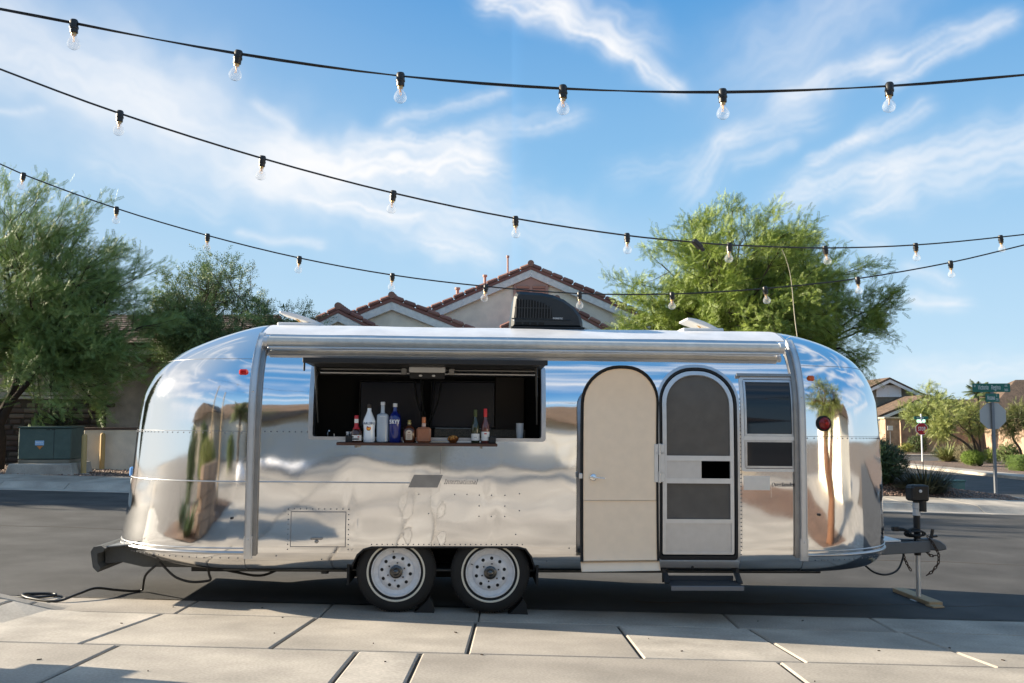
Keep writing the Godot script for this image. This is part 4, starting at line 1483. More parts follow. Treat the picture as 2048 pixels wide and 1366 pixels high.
func build_awning(T: Node3D) -> void:
	var roll := Shape.new()
	roll.tube(PackedVector3Array([V(-1.865, 2.435, 1.04), V(2.885, 2.428, 1.04)]), 0.046, -1, 20)
	var a := part("awning_roll", roll, M.awning_tube, T)
	part("awning_rail", Shape.new().box(V(0.51, 2.376, 1.075), V(4.72, 0.022, 0.04), Basis(), 0.006), M.satin, a)
	part("awning_cover", Shape.new().box(V(0.51, 2.48, 0.985), V(4.74, 0.012, 0.10), Basis(V(1, 0, 0), 0.45), 0.003), M.brushed, a)
	for e in [-1.875, 2.895]:
		var cp := Shape.new()
		cp.tube(PackedVector3Array([V(e - 0.02, 2.43, 1.04), V(e + 0.02, 2.43, 1.04)]), 0.053, -1, 20)
		part("end_cap", cp, M.satin, a)
	for k in [[-1.965, -1.905, -1.905, -1.868], [2.985, 3.045, 2.945, 2.983]]:
		var arm := Shape.new()
		skin(arm, on_hull, rect(k[0], 0.53, k[1], 2.475), [], 0.062, 0.05, 0.08)
		var am := part("awning_arm", arm, M.satin, T)
		var inner := Shape.new()
		skin(inner, on_hull, rect(k[2], 0.53, k[3], 2.40), [], 0.036, 0.03, 0.08)
		part("arm_channel", inner, M.plate, am)
		var lip := Shape.new()
		for x in [k[0] + 0.004, k[1] - 0.010]:
			skin(lip, on_hull, rect(x, 0.535, x + 0.006, 2.46), [], 0.069, 0.006, 0.08)
		part("arm_lip", lip, M.brushed, am)
		var ft := Shape.new()
		skin(ft, on_hull, rect(k[0] - 0.006, 0.515, k[1] + 0.006, 0.70), [], 0.066, 0.03, 0.08)
		ft.ball(on_hull((k[0] + k[1]) * 0.5, 0.67, 0.07), V(0.008, 0.008, 0.006), 5, 8)
		ft.ball(on_hull((k[0] + k[1]) * 0.5, 1.96, 0.066), V(0.010, 0.010, 0.006), 5, 8)
		part("arm_foot", ft, M.satin, am)

func build_wheels(T: Node3D) -> void:
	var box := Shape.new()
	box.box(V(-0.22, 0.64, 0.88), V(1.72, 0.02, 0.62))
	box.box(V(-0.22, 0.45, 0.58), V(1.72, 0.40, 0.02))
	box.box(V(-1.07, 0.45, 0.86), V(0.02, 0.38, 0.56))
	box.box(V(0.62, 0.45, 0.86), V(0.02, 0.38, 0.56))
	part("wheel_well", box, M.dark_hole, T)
	var lip := Shape.new()
	var pp := PackedVector3Array()
	for p in [Vector2(-1.045, 0.385), Vector2(-1.025, 0.45), Vector2(-0.985, 0.53), Vector2(-0.93, 0.580), Vector2(-0.86, 0.60), Vector2(-0.4, 0.603), Vector2(0.0, 0.604), Vector2(0.44, 0.605), Vector2(0.51, 0.588), Vector2(0.56, 0.52), Vector2(0.59, 0.43), Vector2(0.60, 0.385)]:
		pp.append(on_hull(p.x, p.y, 0.002))
	lip.tube(pp, 0.009, -1, 6)
	part("well_lip", lip, M.gasket, T)
	var spin := Basis(V(1, 0, 0), PI / 2.0)
	var k := 0
	for c in [V(-0.644, 0.377, 1.05), V(0.198, 0.372, 1.05)]:
		for side in [1.0, -1.0]:
			var w := Node3D.new()
			w.name = "wheel"
			T.add_child(w, true)
			w.position = c * V(1, 1, side)
			w.rotation = V(0, 0.0 if side > 0 else PI, 0.17 + k * 0.5)
			k += 1
			var ty := Shape.new().lathe(PackedVector2Array([Vector2(0.215, 0.07), Vector2(0.232, 0.094), Vector2(0.262, 0.104), Vector2(0.30, 0.104), Vector2(0.328, 0.094), Vector2(0.346, 0.074), Vector2(0.356, 0.048), Vector2(0.357, 0.012), Vector2(0.352, 0.008), Vector2(0.352, 0.0), Vector2(0.357, -0.004), Vector2(0.356, -0.048), Vector2(0.346, -0.074), Vector2(0.32, -0.098), Vector2(0.215, -0.08)]), 64, Transform3D(spin, Vector3.ZERO))
			for i in 96:
				var a := TAU * i / 96.0
				ty.box(V(sin(a) * 0.350, cos(a) * 0.350, 0.058), V(0.012, 0.012, 0.030), Basis(V(0, 0, 1), -a), 0.002)
			part("tyre", ty, M.rubber, w)
			part("whitewall", Shape.new().lathe(PackedVector2Array([Vector2(0.243, 0.1005), Vector2(0.247, 0.1045), Vector2(0.256, 0.1055), Vector2(0.260, 0.1040)]), 64, Transform3D(spin, Vector3.ZERO)), M.whitewall, w)
			var rm := Shape.new().lathe(PackedVector2Array([Vector2(0.222, 0.086), Vector2(0.219, 0.094), Vector2(0.212, 0.094), Vector2(0.206, 0.082), Vector2(0.200, 0.066), Vector2(0.176, 0.058), Vector2(0.163, 0.054), Vector2(0.160, 0.058), Vector2(0.148, 0.070), Vector2(0.110, 0.078), Vector2(0.092, 0.076), Vector2(0.085, 0.070), Vector2(0.0, 0.070)]), 64, Transform3D(spin, Vector3.ZERO))
			var rim := part("rim", rm, M.rim, w)
			for i in 10:
				var a := TAU * i / 10.0
				var at := V(sin(a) * 0.128, cos(a) * 0.128, 0.0755)
				var b := Basis(V(0, 0, 1), -a) * Basis(V(1, 0, 0), -0.15)
				part("vent_hole", Shape.new().lathe(PackedVector2Array([Vector2(0.0165, -0.004), Vector2(0.0145, 0.0015), Vector2(0.0, 0.0008)]), 14, Transform3D(b * spin, at)), M.dark_hole, rim)
			for i in 6:
				var a := TAU * i / 6.0 + 0.3
				part("lug_nut", Shape.new().lathe(PackedVector2Array([Vector2(0.008, -0.005), Vector2(0.008, 0.008), Vector2(0.0, 0.010)]), 6, Transform3D(spin, V(sin(a) * 0.078, cos(a) * 0.078, 0.07))), M.cap_metal, rim)
			part("hub", Shape.new().lathe(PackedVector2Array([Vector2(0.058, 0.064), Vector2(0.058, 0.086), Vector2(0.052, 0.092), Vector2(0.032, 0.093), Vector2(0.030, 0.125), Vector2(0.022, 0.133), Vector2(0.0, 0.135)]), 28, Transform3D(spin, Vector3.ZERO)), M.cap_metal, w)
			part("valve_stem", Shape.new().tube(PackedVector3Array([V(0.0, 0.185, 0.055), V(0.003, 0.178, 0.088)]), 0.005, -1, 8), M.black, w)
	part("axle", Shape.new().tube(PackedVector3Array([V(-0.644, 0.377, -1.0), V(-0.644, 0.377, 1.0)]), 0.04, -1, 10).tube(PackedVector3Array([V(0.198, 0.372, -1.0), V(0.198, 0.372, 1.0)]), 0.04, -1, 10), M.black, T)

func build_roof_gear(T: Node3D) -> void:
	# air conditioner: tall blunt rear, nose sloping forward, slatted side
	var side := PackedVector2Array([Vector2(0.395, 2.665), Vector2(0.40, 2.75), Vector2(0.425, 2.985), Vector2(0.445, 3.022), Vector2(0.48, 3.032), Vector2(0.70, 3.022), Vector2(0.82, 3.0), Vector2(0.93, 2.955), Vector2(1.03, 2.885), Vector2(1.095, 2.80), Vector2(1.115, 2.73), Vector2(1.12, 2.665)])
	var body := Shape.new().prism(side, -0.34, 0.31, Transform3D(), 0.03)
	var ac := part("air_conditioner", body, M.shroud, T)
	var grid := PackedVector2Array([Vector2(0.425, 2.765), Vector2(0.445, 2.955), Vector2(0.60, 2.945), Vector2(0.72, 2.915), Vector2(0.80, 2.86), Vector2(0.81, 2.765)])
	part("grille_recess", Shape.new().prism(grid, 0.300, 0.313), M.dark_hole, ac)
	for i in 13:
		var x := 0.445 + i * 0.0285
		var top := 2.955 - 0.02 * clampf((x - 0.45) / 0.2, 0, 1) - 0.9 * maxf(0.0, x - 0.66) * 0.45
		part("slat", Shape.new().bar(V(x, 2.762, 0.318), V(x + 0.004, top, 0.318), 0.009, 0.014, V(0, 0, 1), 0.002), M.grille, ac)
	part("cross_slat", Shape.new().box(V(0.61, 2.865, 0.314), V(0.36, 0.008, 0.012)), M.grille, ac)
	part("ridge_line", Shape.new().box(V(0.70, 2.75, 0.312), V(0.60, 0.012, 0.014), Basis(V(0, 0, 1), -0.02), 0.003), M.shroud, ac)
	for i in 4:
		part("lower_vent", Shape.new().box(V(0.475 + i * 0.075, 2.705, 0.308), V(0.058, 0.034, 0.008), Basis(), 0.002), M.dark_hole, ac)
	part("screw", Shape.new().ball(V(0.425, 2.735, 0.312), V(0.009, 0.009, 0.005), 5, 8), M.plastic_white, ac)
	put_words("maker_lettering", "DOMETIC", 0.017, M.plastic_white, ac, Transform3D(Basis(V(0, 0, 1), -0.02), V(0.865, 2.762, 0.313)), "Droid Sans", true, 0.003)
	part("base_flange", Shape.new().box(V(0.76, 2.663, 0.0), V(0.74, 0.02, 0.72), Basis(), 0.005), M.black, ac)
	# roof vents with lids propped open
	for k in [[-1.73, 0.42, -1.92, 2.805, -1.50, 2.685], [2.36, 0.42, 2.20, 2.795, 2.52, 2.688]]:
		var v := part("roof_vent", Shape.new().box(V(k[0], 2.675, 0.0), V(k[1], 0.045, 0.42), Basis(), 0.01), M.plastic_white, T)
		var ln := V(k[4], k[5], 0) - V(k[2], k[3], 0)
		var ang := atan2(ln.y, ln.x)
		var lid := PackedVector2Array()
		for i in 9:
			var t := i / 8.0
			lid.append(Vector2(lerpf(-0.5, 0.5, t) * ln.length(), 0.022 * sin(PI * pow(t, 0.8)) + 0.006))
		lid.append(Vector2(ln.length() * 0.5, -0.022))
		lid.append(Vector2(-ln.length() * 0.5, -0.014))
		var ls := Shape.new().prism(lid, -0.2, 0.2, Transform3D(Basis(V(0, 0, 1), ang), V((k[2] + k[4]) * 0.5, (k[3] + k[5]) * 0.5, 0)), 0.006)
		part("lid", ls, M.plastic_white, v)
		part("prop", Shape.new().tube(PackedVector3Array([V(k[0] + 0.02, 2.69, 0.08), V(k[0] - 0.06, 2.765, 0.08)]), 0.008, -1, 6), M.brass, v)
	part("roof_vent", Shape.new().box(V(2.77, 2.655, 0.0), V(0.26, 0.035, 0.34), Basis(), 0.01), M.plastic_white, T)
	var ap := PackedVector3Array()
	for i in 13:
		var t := i / 12.0
		ap.append(V(3.41 - 0.05 * t - 0.02 * sin(t * 5.0) - 0.13 * pow(t, 3.0), 2.56 + t * 1.0, 0.0))
	part("whip_antenna", Shape.new().tube(ap, 0.005, 0.002, 6), M.antenna, T)

func chain(points: PackedVector3Array, pitch: float) -> Shape:
	var cv := Curve3D.new()
	for p in points:
		cv.add_point(p)
	var sh := Shape.new()
	var n := int(cv.get_baked_length() / pitch)
	for i in n:
		var a := cv.sample_baked(i * pitch)
		var b := cv.sample_baked(i * pitch + pitch)
		var d := (b - a).normalized()
		var s := d.cross(V(0.2, 0.3, 1.0)).normalized()
		if i % 2:
			s = d.cross(s).normalized()
		var ring := PackedVector3Array()
		for k in 11:
			var t := TAU * k / 10.0
			ring.append((a + b) * 0.5 + d * cos(t) * pitch * 0.68 + s * sin(t) * pitch * 0.36)
		sh.tube(ring, pitch * 0.15, -1, 5, false)
	return sh

func build_ends(T: Node3D) -> void:
	# lamps on the shell
	var mk := func(called: String, at: Vector3, size: Vector3, m: Material, yaw: float) -> MeshInstance3D:
		return part(called, Shape.new().box(Vector3.ZERO, size, Basis(), minf(size.x, size.y) * 0.3), m, T, Transform3D(Basis(V(0, 1, 0), yaw), at))
	var rear_at := cap_point(PI * 0.485, s_at(2.145), true, 0.006)
	mk.call("marker_light", rear_at, V(0.082, 0.055, 0.03), M.lens_red, -0.04)
	var front_at := cap_point(PI * 0.470, s_at(2.15), false, 0.006)
	mk.call("marker_light", front_at, V(0.070, 0.052, 0.03), M.lens_amber, 0.06)
	var sl := cap_point(PI * 0.447, s_at(1.735), false, 0.0)
	var basis := Basis(V(0, 1, 0), 0.12) * Basis(V(1, 0, 0), PI / 2.0)
	var lamp := part("side_lamp", Shape.new().lathe(PackedVector2Array([Vector2(0.066, -0.01), Vector2(0.072, 0.012), Vector2(0.064, 0.026), Vector2(0.056, 0.026)]), 32, Transform3D(basis, sl)), M.rubber, T)
	part("lens", Shape.new().lathe(PackedVector2Array([Vector2(0.058, 0.02), Vector2(0.048, 0.034), Vector2(0.028, 0.042), Vector2(0.0, 0.045)]), 32, Transform3D(basis, sl)), M.lens_dark_red, lamp)
	part("lens_boss", Shape.new().lathe(PackedVector2Array([Vector2(0.018, 0.03), Vector2(0.016, 0.05), Vector2(0.0, 0.054)]), 20, Transform3D(basis, sl + V(0.012, 0, 0))), M.lens_red, lamp)
	var tl := cap_point(0.10, s_at(1.20), true, 0.01)
	part("tail_lamp", Shape.new().box(Vector3.ZERO, V(0.07, 0.10, 0.12), Basis(), 0.015), M.lens_blue, T, Transform3D(Basis(), tl))
	part("tail_bracket", Shape.new().box(Vector3.ZERO, V(0.06, 0.16, 0.10), Basis(), 0.01), M.satin, T, Transform3D(Basis(), tl + V(0.01, -0.14, 0)))
	for k in [[PI * 0.478, 0.85, true], [PI * 0.465, 0.91, false]]:
		part("catch", Shape.new().box(Vector3.ZERO, V(0.022, 0.02, 0.03), Basis(), 0.004), M.black, T, Transform3D(Basis(), cap_point(k[0], s_at(k[1]), k[2], 0.008)))
	# rear bumper
	var bm := Shape.new()
	bm.prism(PackedVector2Array([Vector2(-3.455, 0.50), Vector2(-3.43, 0.545), Vector2(-3.36, 0.555), Vector2(-3.33, 0.53), Vector2(-3.345, 0.50), Vector2(-3.395, 0.485), Vector2(-3.39, 0.40), Vector2(-3.36, 0.355), Vector2(-3.385, 0.315), Vector2(-3.43, 0.36)]), -0.80, 0.80, Transform3D(), 0.006)
	var bumper := part("rear_bumper", bm, M.bumper, T)
	part("top_plate", Shape.new().box(V(-3.20, 0.55, -0.02), V(0.34, 0.012, 1.50), Basis(V(0, 0, 1), 0.10), 0.003), M.tongue, bumper)
	for z in [0.62, -0.62]:
		part("bumper_arm", Shape.new().prism(PackedVector2Array([Vector2(-3.38, 0.535), Vector2(-2.6, 0.535), Vector2(-2.2, 0.40), Vector2(-2.2, 0.34), Vector2(-3.02, 0.345), Vector2(-3.22, 0.39), Vector2(-3.37, 0.375)]), z - 0.03, z + 0.03, Transform3D(), 0.004), M.bumper, bumper)
	part("bumper_floor", Shape.new().box(V(-2.95, 0.40, 0), V(0.8, 0.01, 1.2)), M.black, bumper)
	part("drain_pipe", Shape.new().tube(PackedVector3Array([V(-1.30, 0.42, 0.95), V(-1.30, 0.335, 0.95)]), 0.035, -1, 12), M.black, T)
	# tongue: two channels to a coupler, cover plate, jack, chains and wiring
	var tg := Shape.new()
	for sg in [-1.0, 1.0]:
		tg.bar(V(3.5, 0.495, sg * 0.52), V(4.72, 0.495, sg * 0.045), 0.05, 0.115, Vector3.UP, 0.006)
	var tongue := part("tongue_frame", tg, M.tongue, T)
	part("cover_plate", Shape.new().prism(PackedVector2Array([Vector2(3.85, 0.40), Vector2(4.36, 0.20), Vector2(4.36, -0.20), Vector2(3.85, -0.40)]), 0.56, 0.575, Transform3D(Basis(V(1, 0, 0), V(0, 0, -1), V(0, 1, 0)), Vector3.ZERO)), M.tank, tongue)
	var cp := Shape.new()
	cp.prism(PackedVector2Array([Vector2(4.58, 0.46), Vector2(4.60, 0.57), Vector2(4.76, 0.575), Vector2(4.84, 0.55), Vector2(4.90, 0.505), Vector2(4.905, 0.465), Vector2(4.84, 0.45)]), -0.055, 0.055, Transform3D(), 0.012)
	part("coupler", cp, M.tongue, tongue)
	var lv := Shape.new()
	lv.bar(V(4.765, 0.57, 0.0), V(4.785, 0.665, 0.0), 0.03, 0.02, V(0, 0, 1), 0.004)
	lv.bar(V(4.75, 0.585, 0.0), V(4.83, 0.595, 0.0), 0.03, 0.02, V(0, 1, 0), 0.004)
	part("coupler_latch", lv, M.black, tongue)
	var jack := part("jack_tube", Shape.new().tube(PackedVector3Array([V(4.62, 0.40, 0), V(4.62, 0.98, 0)]), 0.034, -1, 20), M.black, T)
	part("jack_leg", Shape.new().tube(PackedVector3Array([V(4.62, -0.055, 0), V(4.62, 0.42, 0)]), 0.024, -1, 20), M.satin, jack)
	part("jack_foot", Shape.new().box(V(4.62, -0.058, 0), V(0.13, 0.010, 0.13), Basis(), 0.003), M.satin, jack)
	var hd := Shape.new()
	hd.box(V(4.635, 1.035, 0), V(0.185, 0.165, 0.14), Basis(), 0.014)
	hd.box(V(4.555, 1.03, 0.01), V(0.045, 0.14, 0.15), Basis(), 0.012)
	part("jack_head", hd, M.black, jack)
	part("jack_motor", Shape.new().tube(PackedVector3Array([V(4.672, 0.97, 0.02), V(4.672, 0.845, 0.02)]), 0.042, -1, 18), M.black, jack)
	part("jack_button", Shape.new().lathe(PackedVector2Array([Vector2(0.016, 0.0), Vector2(0.016, 0.008), Vector2(0.0, 0.010)]), 16, Transform3D(Basis(V(1, 0, 0), PI / 2.0), V(4.633, 1.057, 0.07))), M.plastic_white, jack)
	var tp := Shape.new()
	for k in [[0.875, 0.935, 0.040], [0.805, 0.872, 0.0385]]:
		tp.tube(PackedVector3Array([V(4.618, k[0], 0), V(4.62, k[1], 0.001)]), k[2], k[2] - 0.003, 14)
	part("tape_wrap", tp, M.tape, jack)
	var co := Shape.new()
	for k in 5:
		var ring := PackedVector3Array()
		for i in 17:
			var t := TAU * i / 16.0
			ring.append(V(4.565 + cos(t) * (0.10 - k * 0.008), 0.630 + sin(t) * 0.032 + k * 0.006 - 0.01, 0.07 + sin(t + k) * 0.05))
		co.tube(ring, 0.008, -1, 6, false)
	co.tube(PackedVector3Array([V(4.37, 0.672, 0.05), V(4.45, 0.668, 0.06), V(4.50, 0.65, 0.07)]), 0.022, 0.014, 10)
	co.box(V(4.37, 0.672, 0.05), V(0.07, 0.05, 0.05), Basis(), 0.008)
	part("trailer_plug_cord", co, M.black, tongue)
	var cv := Curve3D.new()
	for p in [V(3.92, 0.35, 0.35), V(4.02, 0.275, 0.34), V(4.16, 0.245, 0.30), V(4.31, 0.28, 0.22), V(4.41, 0.38, 0.12), V(4.44, 0.46, 0.08)]:
		cv.add_point(p)
	for i in range(1, cv.point_count - 1):
		var d := (cv.get_point_position(i + 1) - cv.get_point_position(i - 1)) * 0.17
		cv.set_point_in(i, -d)
		cv.set_point_out(i, d)
	part("brake_cable", Shape.new().tube(cv.tessellate(4, 2), 0.010, -1, 8), M.black, tongue)
	var c1 := part("safety_chain", chain(PackedVector3Array([V(4.70, 0.60, 0.06), V(4.75, 0.52, 0.09), V(4.80, 0.42, 0.09), V(4.80, 0.33, 0.08), V(4.74, 0.24, 0.06), V(4.68, 0.20, 0.05)]), 0.034), M.rust, tongue)
	c1.set_meta("kind", "stuff")
	var c2 := part("safety_chain", chain(PackedVector3Array([V(4.67, 0.46, 0.06), V(4.72, 0.40, 0.08), V(4.775, 0.41, 0.09)]), 0.034), M.rust, tongue)
	c2.set_meta("kind", "stuff")
	var c3 := part("safety_chain", chain(PackedVector3Array([V(4.47, 0.46, -0.02), V(4.49, 0.36, -0.02), V(4.53, 0.28, -0.02), V(4.57, 0.22, -0.02)]), 0.034), M.rust, tongue)
	c3.set_meta("kind", "stuff")

# things that stand on or by the trailer are placed through its frame
func by_trailer(p: Vector3) -> Vector3:
	return trailer.transform * p

func bottle_at(called: String, label: String, x: float, group := "bottles on the serving shelf") -> Node3D:
	var o := thing(called, label, "bottle", by_trailer(V(x, 1.530, 1.345)), deg_to_rad(2.5), group)
	return o

func glassy(c: Color, rough := 0.06, a := 1.0) -> StandardMaterial3D:
	var m := mat(c, rough)
	m.clearcoat_enabled = true
	m.clearcoat = 0.6
	m.clearcoat_roughness = 0.05
	return m

func P(a: Array) -> PackedVector2Array:
	var r := PackedVector2Array()
	for i in range(0, a.size(), 2):
		r.append(Vector2(a[i], a[i + 1]))
	return r

func front_label(r: float, y0: float, y1: float, half: float, m: Material, parent: Node, squash := 1.0, called := "label") -> void:
	part(called, Shape.new().lathe(PackedVector2Array([Vector2(r + 0.0008, y0), Vector2(r + 0.0008, y1)]), 16, Transform3D(), -half, half, squash), m, parent)

func build_bottles() -> void:
	var white := mat(lin(0.72, 0.71, 0.69), 0.5)
	var red := mat(lin(0.42, 0.012, 0.02), 0.35)
	# red-capped liqueur
	var b := bottle_at("liqueur_bottle", "squat brown liqueur bottle with red ribbon neck, leftmost on the shelf", -1.0)
	part("glass", Shape.new().lathe(P([0.0, 0.0, 0.048, 0.0, 0.052, 0.006, 0.052, 0.075, 0.046, 0.098, 0.030, 0.118, 0.017, 0.135, 0.015, 0.19, 0.0, 0.19]), 32), glassy(lin(0.045, 0.012, 0.006)), b)
	part("cap", Shape.new().lathe(P([0.017, 0.185, 0.0185, 0.19, 0.0185, 0.232, 0.016, 0.236, 0.0, 0.236]), 24), red, b)
	part("neck_band", Shape.new().lathe(P([0.0182, 0.168, 0.0186, 0.172, 0.0186, 0.204]), 24), white, b)
	part("ribbon", Shape.new().lathe(P([0.034, 0.114, 0.0195, 0.136, 0.0178, 0.168]), 24), red, b)
	front_label(0.0522, 0.014, 0.062, 1.15, white, b)
	for k in [[-0.020, 0.047], [0.018, 0.047], [-0.001, 0.028]]:
		part("label_print", Shape.new().box(V(k[0], k[1], 0.0532 - absf(k[0]) * 0.2), V(0.026 if k[1] > 0.03 else 0.06, 0.011, 0.0012)), red if k[0] > 0 else M.black, b)
	# white coconut rum
	b = bottle_at("rum_bottle", "tall white rum bottle with black cap and sunset emblem", -0.888)
	part("glass", Shape.new().lathe(P([0.0, 0.0, 0.046, 0.0, 0.052, 0.008, 0.051, 0.06, 0.049, 0.10, 0.0535, 0.165, 0.054, 0.185, 0.046, 0.21, 0.030, 0.245, 0.0185, 0.275, 0.017, 0.305, 0.0, 0.305]), 36), glassy(lin(0.78, 0.84, 0.90), 0.15), b)
	part("cap", Shape.new().lathe(P([0.0165, 0.298, 0.0175, 0.300, 0.0175, 0.326, 0.015, 0.333, 0.0, 0.334]), 24), mat(lin(0.03, 0.018, 0.012), 0.3), b)
	put_words("brand_lettering", "MALIBU", 0.021, mat(lin(0.04, 0.08, 0.16), 0.5), b, Transform3D(Basis(), V(0.0, 0.166, 0.0535)), "Droid Sans", true, 0.002)
	part("emblem", Shape.new().lathe(P([0.020, 0.0, 0.020, 0.0012, 0.0, 0.0012]), 24, Transform3D(Basis(V(1, 0, 0), PI / 2.0), V(0, 0.122, 0.0495))), mat(lin(0.75, 0.22, 0.02), 0.5), b)
	part("emblem_sun", Shape.new().lathe(P([0.009, 0.0, 0.009, 0.0012, 0.0, 0.0012]), 18, Transform3D(Basis(V(1, 0, 0), PI / 2.0), V(0.003, 0.120, 0.0508))), mat(lin(0.85, 0.45, 0.03), 0.5), b)
	part("emblem_palm", Shape.new().box(V(-0.005, 0.133, 0.0512), V(0.022, 0.010, 0.001), Basis(V(0, 0, 1), -0.5)), mat(lin(0.20, 0.012, 0.05), 0.5), b)
	part("emblem_shore", Shape.new().box(V(0.0, 0.107, 0.0510), V(0.026, 0.006, 0.001)), mat(lin(0.04, 0.03, 0.02), 0.5), b)
	# frosted vodka
	b = bottle_at("vodka_bottle", "frosted clear square shouldered bottle, tallest on the shelf", -0.770)
	var fr := glassy(lin(0.40, 0.46, 0.53), 0.25)
	part("glass", Shape.new().lathe(P([0.0, 0.0, 0.044, 0.0, 0.0525, 0.008, 0.0525, 0.222, 0.050, 0.240, 0.040, 0.250, 0.022, 0.256, 0.0175, 0.268, 0.0165, 0.335, 0.0, 0.335]), 40, Transform3D(), 0, TAU, 0.75), fr, b)
	part("cap", Shape.new().lathe(P([0.018, 0.328, 0.0195, 0.331, 0.0195, 0.354, 0.017, 0.357, 0.0, 0.357]), 24), mat(lin(0.6, 0.62, 0.66), 0.4), b)
	part("name_band", Shape.new().box(V(0.002, 0.226, 0.0395), V(0.045, 0.004, 0.0012)), white, b)
	# cobalt vodka
	b = bottle_at("vodka_bottle", "cobalt blue vodka bottle with silver cap and white lettering", -0.662)
	part("glass", Shape.new().lathe(P([0.0, 0.0, 0.048, 0.0, 0.053, 0.006, 0.053, 0.205, 0.050, 0.228, 0.040, 0.248, 0.024, 0.265, 0.018, 0.282, 0.0165, 0.318, 0.0, 0.318]), 36), glassy(lin(0.006, 0.016, 0.16), 0.05), b)
	part("cap", Shape.new().lathe(P([0.017, 0.312, 0.0195, 0.315, 0.0195, 0.342, 0.0175, 0.345, 0.0, 0.345]), 24), mat(lin(0.62, 0.63, 0.64), 0.35), b)
	put_words("brand_lettering", "SKYY", 0.036, mat(lin(0.80, 0.82, 0.85), 0.5), b, Transform3D(Basis().scaled(V(0.80, 1, 1)), V(-0.001, 0.182, 0.0535)), "Droid Sans", true, 0.002)
	# whisky
	b = bottle_at("whisky_bottle", "short round brown whisky bottle with gold cap and arched label", -0.536)
	part("glass", Shape.new().lathe(P([0.0, 0.0, 0.042, 0.0, 0.050, 0.010, 0.058, 0.05, 0.0595, 0.085, 0.055, 0.112, 0.040, 0.135, 0.020, 0.148, 0.015, 0.158, 0.014, 0.172, 0.0, 0.172]), 36, Transform3D(), 0, TAU, 0.7), glassy(lin(0.075, 0.022, 0.008)), b)
	part("cap", Shape.new().lathe(P([0.013, 0.158, 0.019, 0.162, 0.020, 0.176, 0.014, 0.184, 0.016, 0.194, 0.010, 0.200, 0.0, 0.201]), 20), mat(lin(0.42, 0.34, 0.14), 0.3, 0.6), b)
	part("label", Shape.new().prism(arch(-0.028, 0.025, 0.028, 0.112, 0.027, 0.004), 0.0412, 0.0425), mat(lin(0.55, 0.46, 0.36), 0.6), b)
	for k in [[0.090, 0.016, 0.008], [0.068, 0.034, 0.006], [0.052, 0.026, 0.004], [0.040, 0.030, 0.004]]:
		part("label_print", Shape.new().box(V(0, k[0], 0.0428), V(k[1], k[2], 0.0008)), mat(lin(0.22, 0.07, 0.04), 0.6), b)
	# tequila
	b = bottle_at("tequila_bottle", "peach coloured square tequila bottle with copper stopper", -0.408)
	var peach := glassy(lin(0.36, 0.15, 0.085), 0.12)
	part("glass", Shape.new().box(V(0, 0.068, 0), V(0.128, 0.136, 0.07), Basis(), 0.016).lathe(P([0.026, 0.132, 0.019, 0.145, 0.017, 0.178, 0.0, 0.178]), 24), peach, b)
	part("stopper", Shape.new().lathe(P([0.017, 0.172, 0.0185, 0.175, 0.0185, 0.222, 0.016, 0.226, 0.0, 0.226]), 24), mat(lin(0.50, 0.17, 0.07), 0.35, 0.3), b)
	front_label(0.0185, 0.142, 0.172, 1.2, mat(lin(0.55, 0.40, 0.34), 0.5), b, 1.0, "neck_label")
	part("emboss", Shape.new().lathe(P([0.022, 0.0, 0.020, 0.003, 0.017, 0.003, 0.016, 0.0]), 24, Transform3D(Basis(V(1, 0, 0), PI / 2.0), V(0, 0.100, 0.035))), peach, b)
	# wines
	for k in [[0.048, "green", "white wine bottle with olive capsule and plain white label", 0.030], [0.136, "red", "rose wine bottle with red capsule, rightmost bottle on the shelf", 0.034]]:
		b = bottle_at("wine_bottle", k[2], k[0])
		var g := glassy(lin(0.022, 0.030, 0.014) if k[1] == "green" else lin(0.12, 0.035, 0.03))
		part("glass", Shape.new().lathe(P([0.0, 0.0, 0.034, 0.0, 0.037, 0.004, 0.037, 0.135, 0.034, 0.160, 0.024, 0.190, 0.0155, 0.215, 0.0140, 0.285, 0.0, 0.285]), 32), g, b)
		part("capsule", Shape.new().lathe(P([0.0152, 0.232, 0.0152, 0.292 if k[1] == "green" else 0.302, 0.013, 0.296 if k[1] == "green" else 0.306, 0.0, 0.296 if k[1] == "green" else 0.306]), 24), mat(lin(0.07, 0.085, 0.02), 0.5) if k[1] == "green" else mat(lin(0.62, 0.022, 0.025), 0.45), b)
		front_label(0.0372, 0.024, 0.024 + 0.06 + (0.018 if k[1] == "red" else 0.0), 1.35, white, b)
		part("label_print", Shape.new().box(V(0, 0.085 if k[1] == "red" else 0.052, 0.0384), V(0.022, 0.010 if k[1] == "red" else 0.004, 0.0008)), red if k[1] == "red" else M.plate, b)
	# bowl of snacks
	var bowl := thing("snack_bowl", "small brown bowl heaped with orange snacks on the serving shelf", "bowl", by_trailer(V(-0.150, 1.530, 1.345)))
	part("bowl", Shape.new().lathe(P([0.0, 0.0, 0.026, 0.0, 0.030, 0.004, 0.045, 0.022, 0.052, 0.042, 0.049, 0.042, 0.040, 0.022, 0.0, 0.012]), 32), mat(lin(0.12, 0.045, 0.015), 0.3), bowl)
	var sm := [mat(lin(0.48, 0.18, 0.03), 0.6), mat(lin(0.60, 0.30, 0.07), 0.6), mat(lin(0.30, 0.10, 0.02), 0.6)]
	for i in 46:
		var a := rng.randf() * TAU
		var r := sqrt(rng.randf()) * 0.046
		var y := 0.034 + (1.0 - pow(r / 0.048, 2.0)) * 0.032 * rng.randf_range(0.5, 1.0)
		part("snack", Shape.new().ball(Vector3.ZERO, V(0.010, 0.007, 0.013), 5, 7), sm[i % 3], bowl, Transform3D(Basis.from_euler(V(rng.randf() * 6, rng.randf() * 6, 0)), V(cos(a) * r, y, sin(a) * r)))
